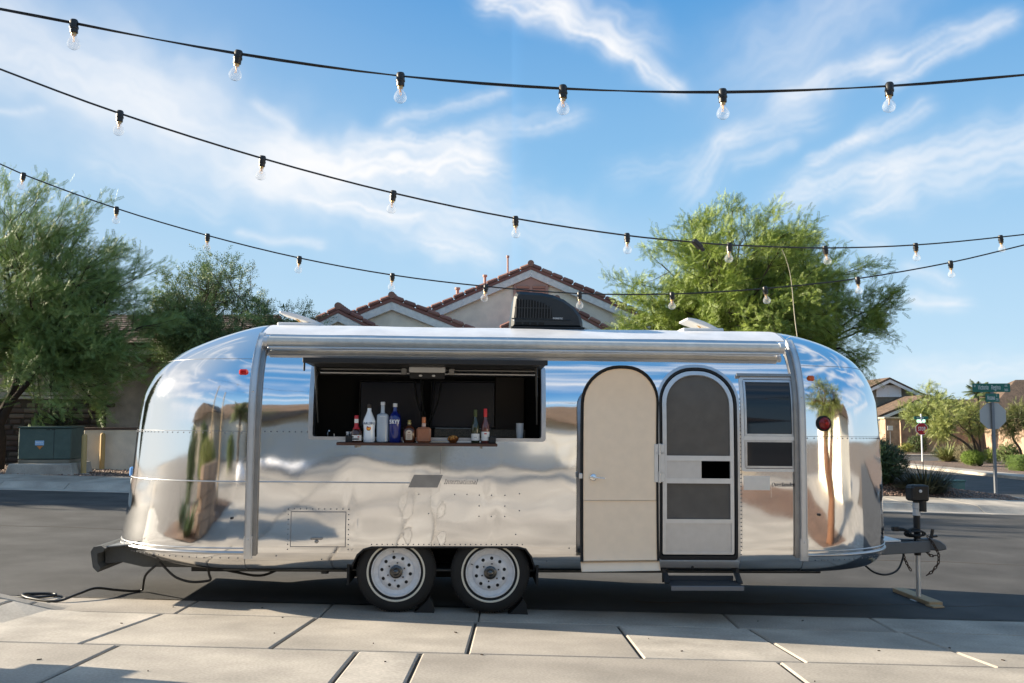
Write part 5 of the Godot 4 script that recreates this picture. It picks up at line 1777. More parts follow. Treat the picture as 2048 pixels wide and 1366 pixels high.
	# black caddies at the ends of the shelf
	for k in [[-1.058, "black napkin caddy with small glasses at the left end of the shelf", true], [0.198, "black napkin caddy at the right end of the shelf", false]]:
		var c := thing("napkin_caddy", k[1], "caddy", by_trailer(V(k[0], 1.530, 1.33)))
		part("box", Shape.new().box(V(0, 0.030, 0), V(0.062, 0.06, 0.12), Basis(), 0.004), M.black, c)
		part("divider", Shape.new().box(V(0, 0.064, 0.0), V(0.004, 0.022, 0.11)), M.grille, c)
		if k[2]:
			for i in 2:
				part("glass", Shape.new().lathe(P([0.011, 0.060, 0.015, 0.092, 0.0145, 0.092, 0.010, 0.062]), 16, Transform3D(Basis(), V(-0.016 + i * 0.032, 0, 0.03))), M.bulb_glass, c)

func build_street_furniture() -> void:
	# wheel chocks, board under the jack, power cord
	for k in [[-0.40, "black rubber wheel chock behind the rear wheel of the pair"], [0.44, "black rubber wheel chock against the front wheel of the pair"]]:
		var p := by_trailer(V(k[0], 0, 1.03))
		var c := part(numbered("wheel_chock"), Shape.new().prism(P([-0.085, 0.0, 0.10, 0.0, 0.085, 0.085, 0.055, 0.135, 0.03, 0.10, -0.05, 0.02]), -0.07, 0.09, Transform3D(), 0.008), M.rubber, self, Transform3D(Basis(V(0, 1, 0), deg_to_rad(2.5)), V(p.x, gy(p.x, p.z) - 0.002, p.z)))
		tag(c, k[1], "wheel chock", "chocks under the trailer wheels")
	var jp := by_trailer(V(4.62, 0, 0))
	var bd := thing("wooden_board", "pale lumber plank lying under the trailer tongue jack", "plank", V(jp.x + 0.02, street_y(jp.x), jp.z - 0.08), -1.53)
	part("plank", Shape.new().box(V(-0.02, 0.024, 0), V(0.86, 0.042, 0.14), Basis(), 0.005), M.lumber, bd)
	part("shim", Shape.new().box(V(0.44, 0.010, 0.025), V(0.14, 0.018, 0.12), Basis(V(0, 1, 0), 0.12), 0.004), M.lumber, bd)
	var pc := Curve3D.new()
	var pts := [V(-7.5, 0.19, -9.2), V(-5.6, 0.145, -9.24), V(-4.72, 0.128, -9.30), V(-4.42, 0.121, -9.24), V(-4.24, 0.121, -9.34), V(-4.28, 0.119, -9.47), V(-4.46, 0.122, -9.46), V(-4.52, 0.131, -9.36), V(-4.38, 0.125, -9.20), V(-4.09, 0.115, -9.10), V(-3.968, 0.150, -9.25), V(-3.89, 0.172, -9.45), V(-3.763, 0.133, -9.6), V(-3.64, 0.105, -9.70), V(-3.566, 0.106, -9.75), V(-3.52, 0.15, -9.66), V(-3.455, 0.24, -9.5), V(-3.38, 0.32, -9.36), V(-3.29, 0.40, -9.35)]
	for p in pts:
		pc.add_point(p)
	for i in range(1, pts.size() - 1):
		var d: Vector3 = (pts[i + 1] - pts[i - 1]) * 0.17
		pc.set_point_in(i, -d)
		pc.set_point_out(i, d)
	var cord := part(numbered("power_cord"), Shape.new().tube(pc.tessellate(5, 2), 0.0115, -1, 8), M.cable, self)
	tag(cord, "black power cord snaking from the trailer rear along the gutter", "cord")
	for set in [[V(-2.86, 0.40, 0.7), V(-2.736, 0.279, 0.7), V(-2.643, 0.234, 0.7), V(-2.551, 0.216, 0.7), V(-2.46, 0.22, 0.7), V(-2.39, 0.236, 0.7), V(-2.402, 0.289, 0.7), V(-2.43, 0.40, 0.7)], [V(-2.40, 0.38, 0.6), V(-2.281, 0.316, 0.6), V(-2.14, 0.285, 0.6), V(-2.0, 0.262, 0.6), V(-1.884, 0.276, 0.6), V(-1.70, 0.36, 0.6)]]:
		var c := Curve3D.new()
		for p in set:
			c.add_point(p)
		for i in range(1, set.size() - 1):
			var d: Vector3 = (set[i + 1] - set[i - 1]) * 0.17
			c.set_point_in(i, -d)
			c.set_point_out(i, d)
		part("hanging_cable", Shape.new().tube(c.tessellate(4, 2), 0.0115, -1, 8), M.cable, trailer)

	# transformer cabinet on its concrete pad
	var tb := thing("transformer_cabinet", "green steel transformer cabinet on a concrete pad left of the trailer", "utility box", V(-12.05, 0.44, -26.35), 0.13)
	part("pad", Shape.new().prism(P([-0.92, -0.1, 0.78, -0.1, 0.70, 0.27, -0.80, 0.27]), -0.85, 0.95, Transform3D(), 0.03), M.concrete_pale, tb)
	part("base_rail", Shape.new().box(V(-0.05, 0.315, 0.05), V(1.24, 0.09, 1.22), Basis(), 0.01), M.stucco_olive, tb)
	part("cabinet", Shape.new().box(V(-0.05, 0.78, -0.2), V(1.26, 0.84, 0.74), Basis(), 0.015), M.utility, tb)
	part("door", Shape.new().box(V(-0.05, 0.77, 0.40), V(1.28, 0.80, 0.46), Basis(), 0.02), M.utility, tb)
	part("lid", Shape.new().box(V(-0.05, 1.20, 0.05), V(1.32, 0.035, 1.24), Basis(V(1, 0, 0), 0.02), 0.012), M.utility, tb)
	part("door_seam", Shape.new().box(V(0.18, 0.77, 0.632), V(0.008, 0.76, 0.006)), M.black, tb)
	for x in [0.03, 0.16]:
		part("handle", Shape.new().box(V(x, 1.13, 0.632), V(0.09, 0.02, 0.008)), M.black, tb)
	part("sticker", Shape.new().box(V(-0.17, 0.79, 0.634), V(0.22, 0.12, 0.005)), M.sticker_blue, tb)
	put_words("sticker_lettering", "NOTICE", 0.035, M.sign_white, tb, Transform3D(Basis(), V(-0.17, 0.80, 0.638)), "Droid Sans", true, 0.002)
	part("warning_sticker", Shape.new().prism(P([-0.08, 0.0, 0.0, -0.09, 0.08, 0.0]), 0.632, 0.637, Transform3D(Basis(), V(-0.16, 0.715, 0))), M.sticker_orange, tb)
	var b0 := thing("bollard", "yellow steel bollard nearest the green transformer cabinet", "bollard", V(-11.155, 0.43, -26.1), 0.0, "yellow bollards by the transformer")
	part("post", Shape.new().lathe(P([0.07, -0.1, 0.07, 0.96, 0.060, 1.0, 0.035, 1.022, 0.0, 1.03]), 24), M.bollard, b0)
	part("footing", Shape.new().lathe(P([0.15, -0.05, 0.15, 0.012, 0.0, 0.015]), 20), M.concrete, b0)
	copy(b0, V(-11.60, 0.44, -28.35), 0.4, "yellow steel bollard set farther back, in front of the garden wall")

	# street name and stop sign at the corner, seen from behind
	var s1 := thing("street_sign", "grey stop sign back on a square post with two green street name blades", "street sign", V(13.2, -0.33, -27.4), 0.0)
	part("post", Shape.new().box(V(0, 1.45, 0), V(0.075, 3.1, 0.075), Basis(), 0.006), M.post, s1)
	var oc := PackedVector2Array()
	for i in 8:
		var a := PI / 8.0 + i * PI / 4.0
		oc.append(Vector2(cos(a), sin(a)) * 0.388)
	part("stop_plate", Shape.new().prism(oc, -0.045, -0.039, Transform3D(Basis(), V(0.02, 2.27, 0))), M.sign_back, s1)
	part("stop_face", Shape.new().prism(oc, -0.0475, -0.0455, Transform3D(Basis(), V(0.02, 2.27, 0))), M.sign_red, s1)
	var bl := part("name_blade", Shape.new().prism(arch(-0.50, -0.118, 0.50, 0.118, 0.02, 0.02, 3), -0.012, 0.012, Transform3D(Basis(V(0, 1, 0), -0.08), V(-0.03, 3.04, 0.03))), M.sign_green, s1)
	var wf := func(x: float, y: float) -> Transform3D: return Transform3D(Basis(V(0, 1, 0), -0.08) * Basis.from_scale(V(0.50, 1, 1)), V(-0.03, 3.04, 0.03) + Basis(V(0, 1, 0), -0.08) * V(x, y, 0.0125))
	put_words("lettering", "W", 0.07, M.sign_white, bl, wf.call(-0.44, 0.05), "Droid Sans", false, 0.003)
	put_words("lettering", "Victoria", 0.125, M.sign_white, bl, wf.call(-0.215, 0.01), "Droid Sans", false, 0.003)
	put_words("lettering", "Regina", 0.125, M.sign_white, bl, wf.call(0.12, 0.01), "Droid Sans", false, 0.003)
	put_words("lettering", "AVE", 0.065, M.sign_white, bl, wf.call(0.39, 0.055), "Droid Sans", false, 0.003)
	put_words("lettering", "5400", 0.07, M.sign_white, bl, wf.call(0.39, -0.06), "Droid Sans", false, 0.003)
	part("bracket", Shape.new().box(V(0, 2.90, 0), V(0.04, 0.06, 0.03), Basis(), 0.004), M.post, s1)
	var b2 := part("name_blade", Shape.new().prism(arch(-0.22, -0.115, 0.22, 0.115, 0.02, 0.02, 3), -0.012, 0.012, Transform3D(Basis(V(0, 1, 0), 0.25), V(-0.02, 2.765, 0.055))), M.sign_green, s1)
	var wg := func(x: float, y: float) -> Transform3D: return Transform3D(Basis(V(0, 1, 0), 0.25) * Basis.from_scale(V(0.46, 1, 1)), V(-0.02, 2.765, 0.055) + Basis(V(0, 1, 0), 0.25) * V(x, y, 0.0125))
	put_words("lettering", "Nozawa", 0.115, M.sign_white, b2, wg.call(-0.05, 0.0), "Droid Sans", false, 0.003)
	put_words("lettering", "ST", 0.055, M.sign_white, b2, wg.call(0.135, 0.06), "Droid Sans", false, 0.003)
	put_words("lettering", "7200", 0.06, M.sign_white, b2, wg.call(0.14, -0.045), "Droid Sans", false, 0.003)

	# the far stop sign facing us
	var s2 := thing("stop_sign", "red stop sign on a pale post with green name blade, across the side street", "stop sign", V(24.5, -0.60, -59.8), 0.0)
	part("post", Shape.new().tube(PackedVector3Array([V(0, -0.3, 0), V(0, 2.95, 0)]), 0.045, -1, 12), M.sign_white, s2)
	part("plate", Shape.new().prism(oc, 0.05, 0.056, Transform3D(Basis(), V(0, 2.06, 0))), M.sign_white, s2)
	var oi := PackedVector2Array()
	for p in oc:
		oi.append(p * 0.925)
	part("red_face", Shape.new().prism(oi, 0.057, 0.060, Transform3D(Basis(), V(0, 2.06, 0))), M.sign_red, s2)
	put_words("lettering", "STOP", 0.235, M.sign_white, s2, Transform3D(Basis().scaled(V(0.60, 1, 1)), V(-0.005, 2.06, 0.063)), "Droid Sans", true, 0.004)
	var nb := part("name_blade", Shape.new().box(V(0.0, 2.72, 0.0), V(0.86, 0.17, 0.03), Basis(), 0.004), M.sign_green, s2)
	put_words("lettering", "Victoria Reg", 0.10, M.sign_white, nb, Transform3D(Basis().scaled(V(0.6, 1, 1)), V(-0.06, 2.725, 0.017)), "Droid Sans", false, 0.003)
	part("cross_blade", Shape.new().box(V(0.0, 2.53, 0.0), V(0.03, 0.16, 0.6), Basis(V(0, 1, 0), 0.5), 0.004), M.sign_teal, s2)
	var lb := thing("small_white_sign", "small blank white sign on a thin stake before the shaded wall", "sign", V(29.6, -0.4, -78.2))
	part("stake", Shape.new().box(V(0, 0.7, 0), V(0.05, 1.8, 0.05)), M.post, lb)
	part("board", Shape.new().box(V(0, 1.85, 0), V(0.42, 0.36, 0.04), Basis(), 0.005), M.plastic_white, lb)
	var ub := thing("valve_box", "low pale green utility box lid on the gravel mound slope", "utility box", V(11.75, 0.03, -26.7), 0.3)
	part("body", Shape.new().box(V(0, 0.05, 0), V(0.44, 0.24, 0.36), Basis(), 0.02), M.lid_green, ub)
	part("lid", Shape.new().box(V(0, 0.185, 0), V(0.48, 0.04, 0.40), Basis(), 0.012), M.lid_green, ub)

func build_strings() -> void:
	var sock := Shape.new().lathe(P([0.0, 0.040, 0.016, 0.038, 0.0205, 0.030, 0.0205, 0.004, 0.0225, 0.002, 0.0225, -0.006, 0.0195, -0.008, 0.0195, -0.028, 0.0, -0.028]), 18).mesh(M.socket)
	var base := Shape.new().lathe(P([0.0130, -0.026, 0.0135, -0.028, 0.0130, -0.040, 0.0, -0.041]), 14).mesh(M.brass)
	var glass := Shape.new().lathe(P([0.0128, -0.040, 0.0150, -0.050, 0.0255, -0.063, 0.0315, -0.078, 0.0315, -0.089, 0.026, -0.102, 0.014, -0.1095, 0.0, -0.109]), 20).mesh(M.bulb_glass)
	var fil := Shape.new().tube(PackedVector3Array([V(-0.006, -0.045, 0), V(-0.008, -0.068, 0), V(-0.004, -0.074, 0.003), V(0.0, -0.068, 0), V(0.004, -0.074, -0.003), V(0.008, -0.068, 0), V(0.006, -0.045, 0)]), 0.0013, -1, 5).lathe(P([0.0055, -0.041, 0.004, -0.058, 0.0, -0.060]), 8).mesh(M.filament)
	var sets := [
		["topmost and nearest string of clear bulbs across the sky", [V(-5.5, 4.35, -3.2), V(-2.244, 3.347, -3.68), V(-1.67, 3.217, -3.68), V(-1.04, 3.097, -3.68), V(-0.423, 3.010, -3.68), V(0.193, 2.961, -3.68), V(0.798, 2.947, -3.68), V(1.431, 2.971, -3.68), V(1.943, 3.014, -3.68), V(2.233, 3.043, -3.68), V(5.5, 3.7, -3.7)], [2, 3, 4, 5, 6, 7], 0.0062, true],
		["middle string of clear bulbs sloping down to the right above the trailer", [V(-6.0, 4.9, -4.0), V(-2.602, 3.413, -4.4), V(-2.324, 3.3, -4.4), V(-1.773, 3.094, -4.4), V(-1.188, 2.955, -4.651), V(-0.594, 2.848, -4.908), V(0.018, 2.775, -5.175), V(0.637, 2.736, -5.445), V(1.06, 2.731, -5.63), V(1.264, 2.733, -5.72), V(1.909, 2.766, -6.002), V(2.582, 2.838, -6.296), V(3.279, 2.947, -6.6), V(3.782, 3.04, -6.8), V(7.0, 3.8, -7.6)], [3, 4, 5, 6, 7, 9, 10, 11, 12], 0.0046, false],
		["lowest and farthest string of clear bulbs just over the trailer roof", [V(-7.5, 5.4, -6.4), V(-3.941, 3.647, -6.6), V(-3.458, 3.447, -6.6), V(-3.296, 3.374, -6.6), V(-2.661, 3.142, -6.6), V(-2.044, 2.958, -6.6), V(-1.424, 2.805, -6.6), V(-0.8, 2.69, -6.6), V(-0.174, 2.613, -6.6), V(0.451, 2.565, -6.6), V(1.069, 2.562, -6.6), V(1.691, 2.599, -6.6), V(2.311, 2.666, -6.6), V(2.937, 2.775, -6.6), V(3.434, 2.893, -6.6), V(3.78, 2.978, -6.6), V(7.5, 4.1, -6.6)], [3, 4, 5, 6, 7, 8, 9, 10, 11, 12, 13], 0.0046, false]]
	for s in sets:
		var t := thing("light_string", s[0], "string lights", Vector3.ZERO, 0.0, "")
		var pts: Array = s[1]
		var cv := Curve3D.new()
		for p in pts:
			cv.add_point(p)
		for i in range(1, pts.size() - 1):
			var d: Vector3 = (pts[i + 1] - pts[i - 1])
			cv.set_point_in(i, -d.normalized() * (pts[i] - pts[i - 1]).length() * 0.33)
			cv.set_point_out(i, d.normalized() * (pts[i + 1] - pts[i]).length() * 0.33)
		var line := cv.get_baked_points()
		var slim := PackedVector3Array()
		for i in range(0, line.size(), 1 if line.size() < 120 else 2):
			slim.append(line[i])
		if s[4]:
			var a := PackedVector3Array()
			var b := PackedVector3Array()
			for i in slim.size():
				var ph := i * 0.55
				var o := V(0, cos(ph), sin(ph)) * 0.0030
				a.append(slim[i] + o)
				b.append(slim[i] - o)
			part("cable", Shape.new().tube(a, 0.0030, -1, 7).tube(b, 0.0030, -1, 7), M.cable, t)
		else:
			part("cable", Shape.new().tube(slim, s[3], -1, 7), M.cable, t)
		for i in s[2]:
			var tilt := Basis(V(0, 0, 1), rng.randf_range(-0.10, 0.10) + (0.12 if pts[i].x > 1.5 else -0.06)) * Basis(V(1, 0, 0), rng.randf_range(-0.1, 0.1)) * Basis(V(0, 1, 0), rng.randf() * 3.0)
			var so := piece("light_socket", sock, t, Transform3D(tilt.scaled(V(0.78, 0.78, 0.78)), pts[i] + tilt * V(0, -0.017, 0)))
			piece("bulb_base", base, so)
			piece("bulb_glass", glass, so)
			piece("bulb_filament", fil, so)
	var mid := get_node("light_string_001")
	var pl := Shape.new().bar(V(1.035, 2.742, -5.62), V(1.085, 2.70, -5.64), 0.035, 0.03, Vector3.UP, 0.006).bar(V(1.07, 2.715, -5.635), V(1.10, 2.685, -5.645), 0.022, 0.018, Vector3.UP, 0.004)
	part("cable_plug", pl, M.socket, mid)

# ---------------------------------------------------------------- plants
# sprays are one unit long along +y
func spray(kind: String) -> Shape:
	var s := Shape.new()
	if kind == "feather":
		for i in 9:
			var y := 0.08 + i * 0.105
			var l := 0.20 * (1.0 - absf(i - 4.0) * 0.09)
			for sg in [-1.0, 1.0]:
				var a := V(0, y, 0)
				var d := V(sg * 0.8, 0.5, 0.18 * (i % 3 - 1)).normalized()
				var w := V(-d.y * sg, d.x * sg, 0.3).normalized() * 0.026
				var b := a + d * l
				s.tri(a, a + d * l * 0.55 + w, b)
				s.tri(a, b, a + d * l * 0.55 - w)
		s.tri(V(-0.008, 0, 0), V(0.008, 0, 0), V(0, 1, 0))
	elif kind == "lance":
		for i in 11:
			var a := V(0, 0.05 + i * 0.085, 0)
			var t := i * 2.4
			var d := V(cos(t) * 0.75, 0.65, sin(t) * 0.75).normalized()
			var l := 0.42 - i * 0.012
			var w := d.cross(V(0, 1, 0.2)).normalized() * 0.042
			var b := a + d * l - V(0, 0.05, 0)
			s.tri(a, a + d * l * 0.45 + w, b)
			s.tri(a, b, a + d * l * 0.45 - w)
	elif kind == "leafy":
		for i in 12:
			var a := V(0, 0.05 + i * 0.08, 0)
			var t := i * 2.4
			var d := V(cos(t) * 0.8, 0.5, sin(t) * 0.8).normalized()
			var l := 0.26
			var w := d.cross(V(0, 1, 0.2)).normalized() * 0.085
			var b := a + d * l
			s.tri(a, a + d * l * 0.5 + w, b)
			s.tri(a, b, a + d * l * 0.5 - w)
	elif kind == "blade":
		var w := 0.016
		for k in 3:
			var y0 := k / 3.0
			var y1 := (k + 1) / 3.0
			var z0 := y0 * y0 * 0.35
			var z1 := y1 * y1 * 0.35
			var w0 := w * (1.0 - y0)
			var w1 := w * (1.0 - y1)
			s.quad(V(-w0, y0 - z0 * 0.35, z0), V(w0, y0 - z0 * 0.35, z0), V(w1, y1 - z1 * 0.35, z1), V(-w1, y1 - z1 * 0.35, z1))
	return s

var spray_cache := {}
func spray_mesh(kind: String, m: String) -> Mesh:
	var key := kind + m
	if not spray_cache.has(key):
		spray_cache[key] = spray(kind).mesh(M[m])
	return spray_cache[key]

func aim(d: Vector3, roll: float, s: float) -> Basis:
	var y := d.normalized()
	var x := y.cross(V(0.31, 0.2, 0.93)).normalized()
	var b := Basis(x, y, x.cross(y))
	return b * Basis(V(0, 1, 0), roll) * Basis().scaled(V(s, s, s))

func leaves(called: String, parent: Node, list: Array, kind: String, m: String) -> void:
	var mm := MultiMesh.new()
	mm.transform_format = MultiMesh.TRANSFORM_3D
	mm.use_colors = true
	mm.mesh = spray_mesh(kind, m)
	mm.instance_count = list.size()
	for i in list.size():
		mm.set_instance_transform(i, list[i][0])
		mm.set_instance_color(i, list[i][1])
	var mi := MultiMeshInstance3D.new()
	mi.name = called
	mi.multimesh = mm
	parent.add_child(mi, true)
	mi.set_meta("kind", "stuff")

func lerp_col(a: Array, b: Array, t: float) -> Color:
	return Color(lerpf(a[0], b[0], t), lerpf(a[1], b[1], t), lerpf(a[2], b[2], t))

# A tree: trunks (polylines with a base radius), limbs that reach into ellipsoids, twigs, and leaf sprays along the twigs.
func tree(called: String, label: String, at: Vector3, trunks: Array, crown: Array, limbs: int, count: int, kind: String, m: String, bark: Material, c0: Array, c1: Array, size: float, bias: Vector3, sd: int, group := "") -> Node3D:
	var r := RandomNumberGenerator.new()
	r.seed = sd
	var t := thing(called, label, "tree", at, 0.0, group)
	var wood := Shape.new()
	var forks := []
	for k in trunks:
		var p := PackedVector3Array()
		var cv := Curve3D.new()
		for q in k[0]:
			cv.add_point(q)
		for i in range(1, k[0].size() - 1):
			var d: Vector3 = (k[0][i + 1] - k[0][i - 1]) * 0.18
			cv.set_point_in(i, -d)
			cv.set_point_out(i, d)
		wood.tube(cv.tessellate(3, 4), k[1], k[1] * 0.5, 9)
		forks.append([k[0][k[0].size() - 1], k[1] * 0.5])
		if k[0].size() > 2:
			forks.append([k[0][k[0].size() - 2], k[1] * 0.45])
	part("trunk", wood, bark, t)
	var total := 0.0
	for c in crown:
		total += c[1].x * c[1].y * c[1].z
	var twigs := Shape.new()
	var list := []
	var subs := 8
	var per := int(ceil(float(count) / (limbs * subs)))
	for i in limbs:
		var pick := r.randf() * total
		var e: Array = crown[0]
		for c in crown:
			pick -= c[1].x * c[1].y * c[1].z
			if pick <= 0.0:
				e = c
				break
		var u := V(r.randfn(), r.randfn() * 0.9 + 0.25, r.randfn()).normalized()
		var end: Vector3 = e[0] + e[1] * u * r.randf_range(0.45, 0.92)
		var f: Array = forks[0]
		for k in forks:
			if (k[0] - end).length() < (f[0] - end).length() * r.randf_range(0.8, 1.2):
				f = k
		var mid: Vector3 = f[0].lerp(end, 0.5) + V(r.randfn(), absf(r.randfn()) + 0.4, r.randfn()) * 0.10 * (end - f[0]).length()
		var path := PackedVector3Array()
		for k in 9:
			var q := k / 8.0
			path.append(f[0].lerp(mid, q).lerp(mid.lerp(end, q), q) + V(r.randfn(), r.randfn(), r.randfn()) * 0.025)
		twigs.tube(path, minf(f[1] * 0.6, 0.055), 0.010, 5, false)
		for j in subs:
			var q := r.randf_range(0.35, 1.0)
			var from: Vector3 = path[int(q * 8.0)]
			var out: Vector3 = ((from - e[0]) / e[1]).normalized()
			var d := (out * 0.8 + V(r.randfn(), r.randfn() * 0.7, r.randfn()) * 0.7 + bias).normalized()
			var ln: float = r.randf_range(0.25, 0.62) * (e[1].x + e[1].y) * 0.5
			var tip := from + d * ln
			var over: float = ((tip - e[0]) / e[1]).length()
			if over > 1.1:
				tip = from.lerp(tip, clampf(1.12 - (over - 1.1), 0.35, 1.0))
			twigs.tube(PackedVector3Array([from, from.lerp(tip, 0.5) + V(r.randfn(), r.randfn(), r.randfn()) * 0.05, tip]), 0.011, 0.004, 4, false)
			var tone := r.randf()
			for n in per:
				var w := sqrt(r.randf()) * 1.08
				var p := from.lerp(tip, w) + V(r.randfn(), r.randfn(), r.randfn()) * size * 0.42
				var ld := (d * 0.7 + bias * 1.2 + V(r.randfn(), r.randfn(), r.randfn()) * 0.55).normalized()
				var c := lerp_col(c0, c1, clampf(tone * 0.55 + r.randf() * 0.45, 0.0, 1.0))
				list.append([Transform3D(aim(ld, r.randf() * TAU, size * r.randf_range(0.65, 1.3)), p), c])
	var limb := part("branches", twigs, bark, t)
	limb.set_meta("kind", "stuff")
	leaves("crown", t, list, kind, m)
	return t

# a shrub whose leaves fill an ellipsoid, thicker towards its skin
func shrub(called: String, label: String, cat: String, at: Vector3, rad: Vector3, count: int, kind: String, m: String, c0: Array, c1: Array, size: float, sd: int, boxy := false, group := "") -> Node3D:
	var r := RandomNumberGenerator.new()
	r.seed = sd
	var t := thing(called, label, cat, at, 0.0, group)
	var stems := Shape.new()
	for i in 9:
		var a := r.randf() * TAU
		stems.tube(PackedVector3Array([V(cos(a) * 0.05, -0.05, sin(a) * 0.05), V(cos(a) * rad.x * 0.4, rad.y * 0.7, sin(a) * rad.z * 0.4), V(cos(a) * rad.x * 0.7, rad.y * 1.3, sin(a) * rad.z * 0.7)]), 0.025 * size * 3.0, 0.006, 5)
	part("stems", stems, M.bark_grey, t)
	var list := []
	for i in count:
		var u := V(r.randfn(), r.randfn(), r.randfn()).normalized()
		if boxy:
			u /= maxf(absf(u.x), maxf(absf(u.y), absf(u.z)))
			u = u.lerp(u.normalized(), 0.25)
		var q := u * pow(r.randf(), 0.28 if boxy else 0.42)
		var p := V(0, rad.y, 0) + q * rad
		var d := (q + V(r.randfn(), r.randfn() + 0.7, r.randfn()) * 0.5).normalized()
		list.append([Transform3D(aim(d, r.randf() * TAU, size * r.randf_range(0.6, 1.25)), p), lerp_col(c0, c1, r.randf())])
	leaves("foliage", t, list, kind, m)
	return t

func tuft(called: String, label: String, at: Vector3, spread: float, height: float, count: int, c0: Array, c1: Array, sd: int, wide := 1.0) -> Node3D:
	var r := RandomNumberGenerator.new()
	r.seed = sd
	var t := thing(called, label, "grass clump", at)
	part("crown_base", Shape.new().ball(V(0, 0.03, 0), V(spread * 0.3, 0.10, spread * 0.3), 6, 10), M.bark_grey, t)
	var list := []
	for i in count:
		var a := r.randf() * TAU
		var lean := sqrt(r.randf()) * 1.05
		var d := V(cos(a) * sin(lean), cos(lean), sin(a) * sin(lean))
		var y := d.normalized()
		var x := y.cross(V(0, -1, 0.001)).normalized()
		var b := Basis(x, y, x.cross(y)) * Basis().scaled(V(wide * height, height, height) * r.randf_range(0.7, 1.15))
		list.append([Transform3D(b, V(cos(a), 0, sin(a)) * spread * 0.35 * r.randf()), lerp_col(c0, c1, r.randf())])
	leaves("blades", t, list, "blade", "leaf_waxy")
	return t

func palm(label: String, at: Vector3, height: float, frond: float, n: int, sd: int, called := "palm_tree") -> Node3D:
	var r := RandomNumberGenerator.new()
	r.seed = sd
	var t := thing(called, label, "palm tree", at)
	var tr := PackedVector2Array()
	for i in 25:
		var y := height * i / 24.0
		tr.append(Vector2(0.16 - 0.04 * i / 24.0 + (0.018 if i % 2 else 0.0), y - 0.2))
	part("trunk", Shape.new().lathe(tr, 14), M.bark_grey, t)
	var meshes := []
	for v in 3:
		var s := Shape.new()
		for i in 22:
			var u0 := i / 22.0
			var p := V(0, u0 * frond * 0.75 - u0 * u0 * frond * 0.35, u0 * frond * (0.75 + 0.1 * v))
			var l := frond * 0.38 * sin(PI * (0.12 + u0 * 0.86))
			for sg in [-1.0, 1.0]:
				var tip := p + V(sg * l * 0.85, -l * 0.38, l * 0.5)
				var w := V(0, 0.0, 0.028 * frond)
				s.tri(p - w, p + w, tip)
		var sp := PackedVector3Array()
		for i in 8:
			var u0 := i / 7.0
			sp.append(V(0, u0 * frond * 0.75 - u0 * u0 * frond * 0.35, u0 * frond * (0.75 + 0.1 * v)))
		s.tube(sp, 0.02 * frond, 0.005, 5)
		var m := mat(lin(0.075 + v * 0.012, 0.105 + v * 0.012, 0.035), 0.6)
		m.backlight_enabled = true
		m.backlight = Color(0.3, 0.3, 0.2)
		meshes.append(s.mesh(m))
	for i in n:
		var b := Basis(V(0, 1, 0), TAU * i / n * 1.618 * 3.0) * Basis(V(1, 0, 0), r.randf_range(-0.75, 0.85))
		piece("frond", meshes[i % 3], t, Transform3D(b, V(0, height - 0.25, 0)))
	return t

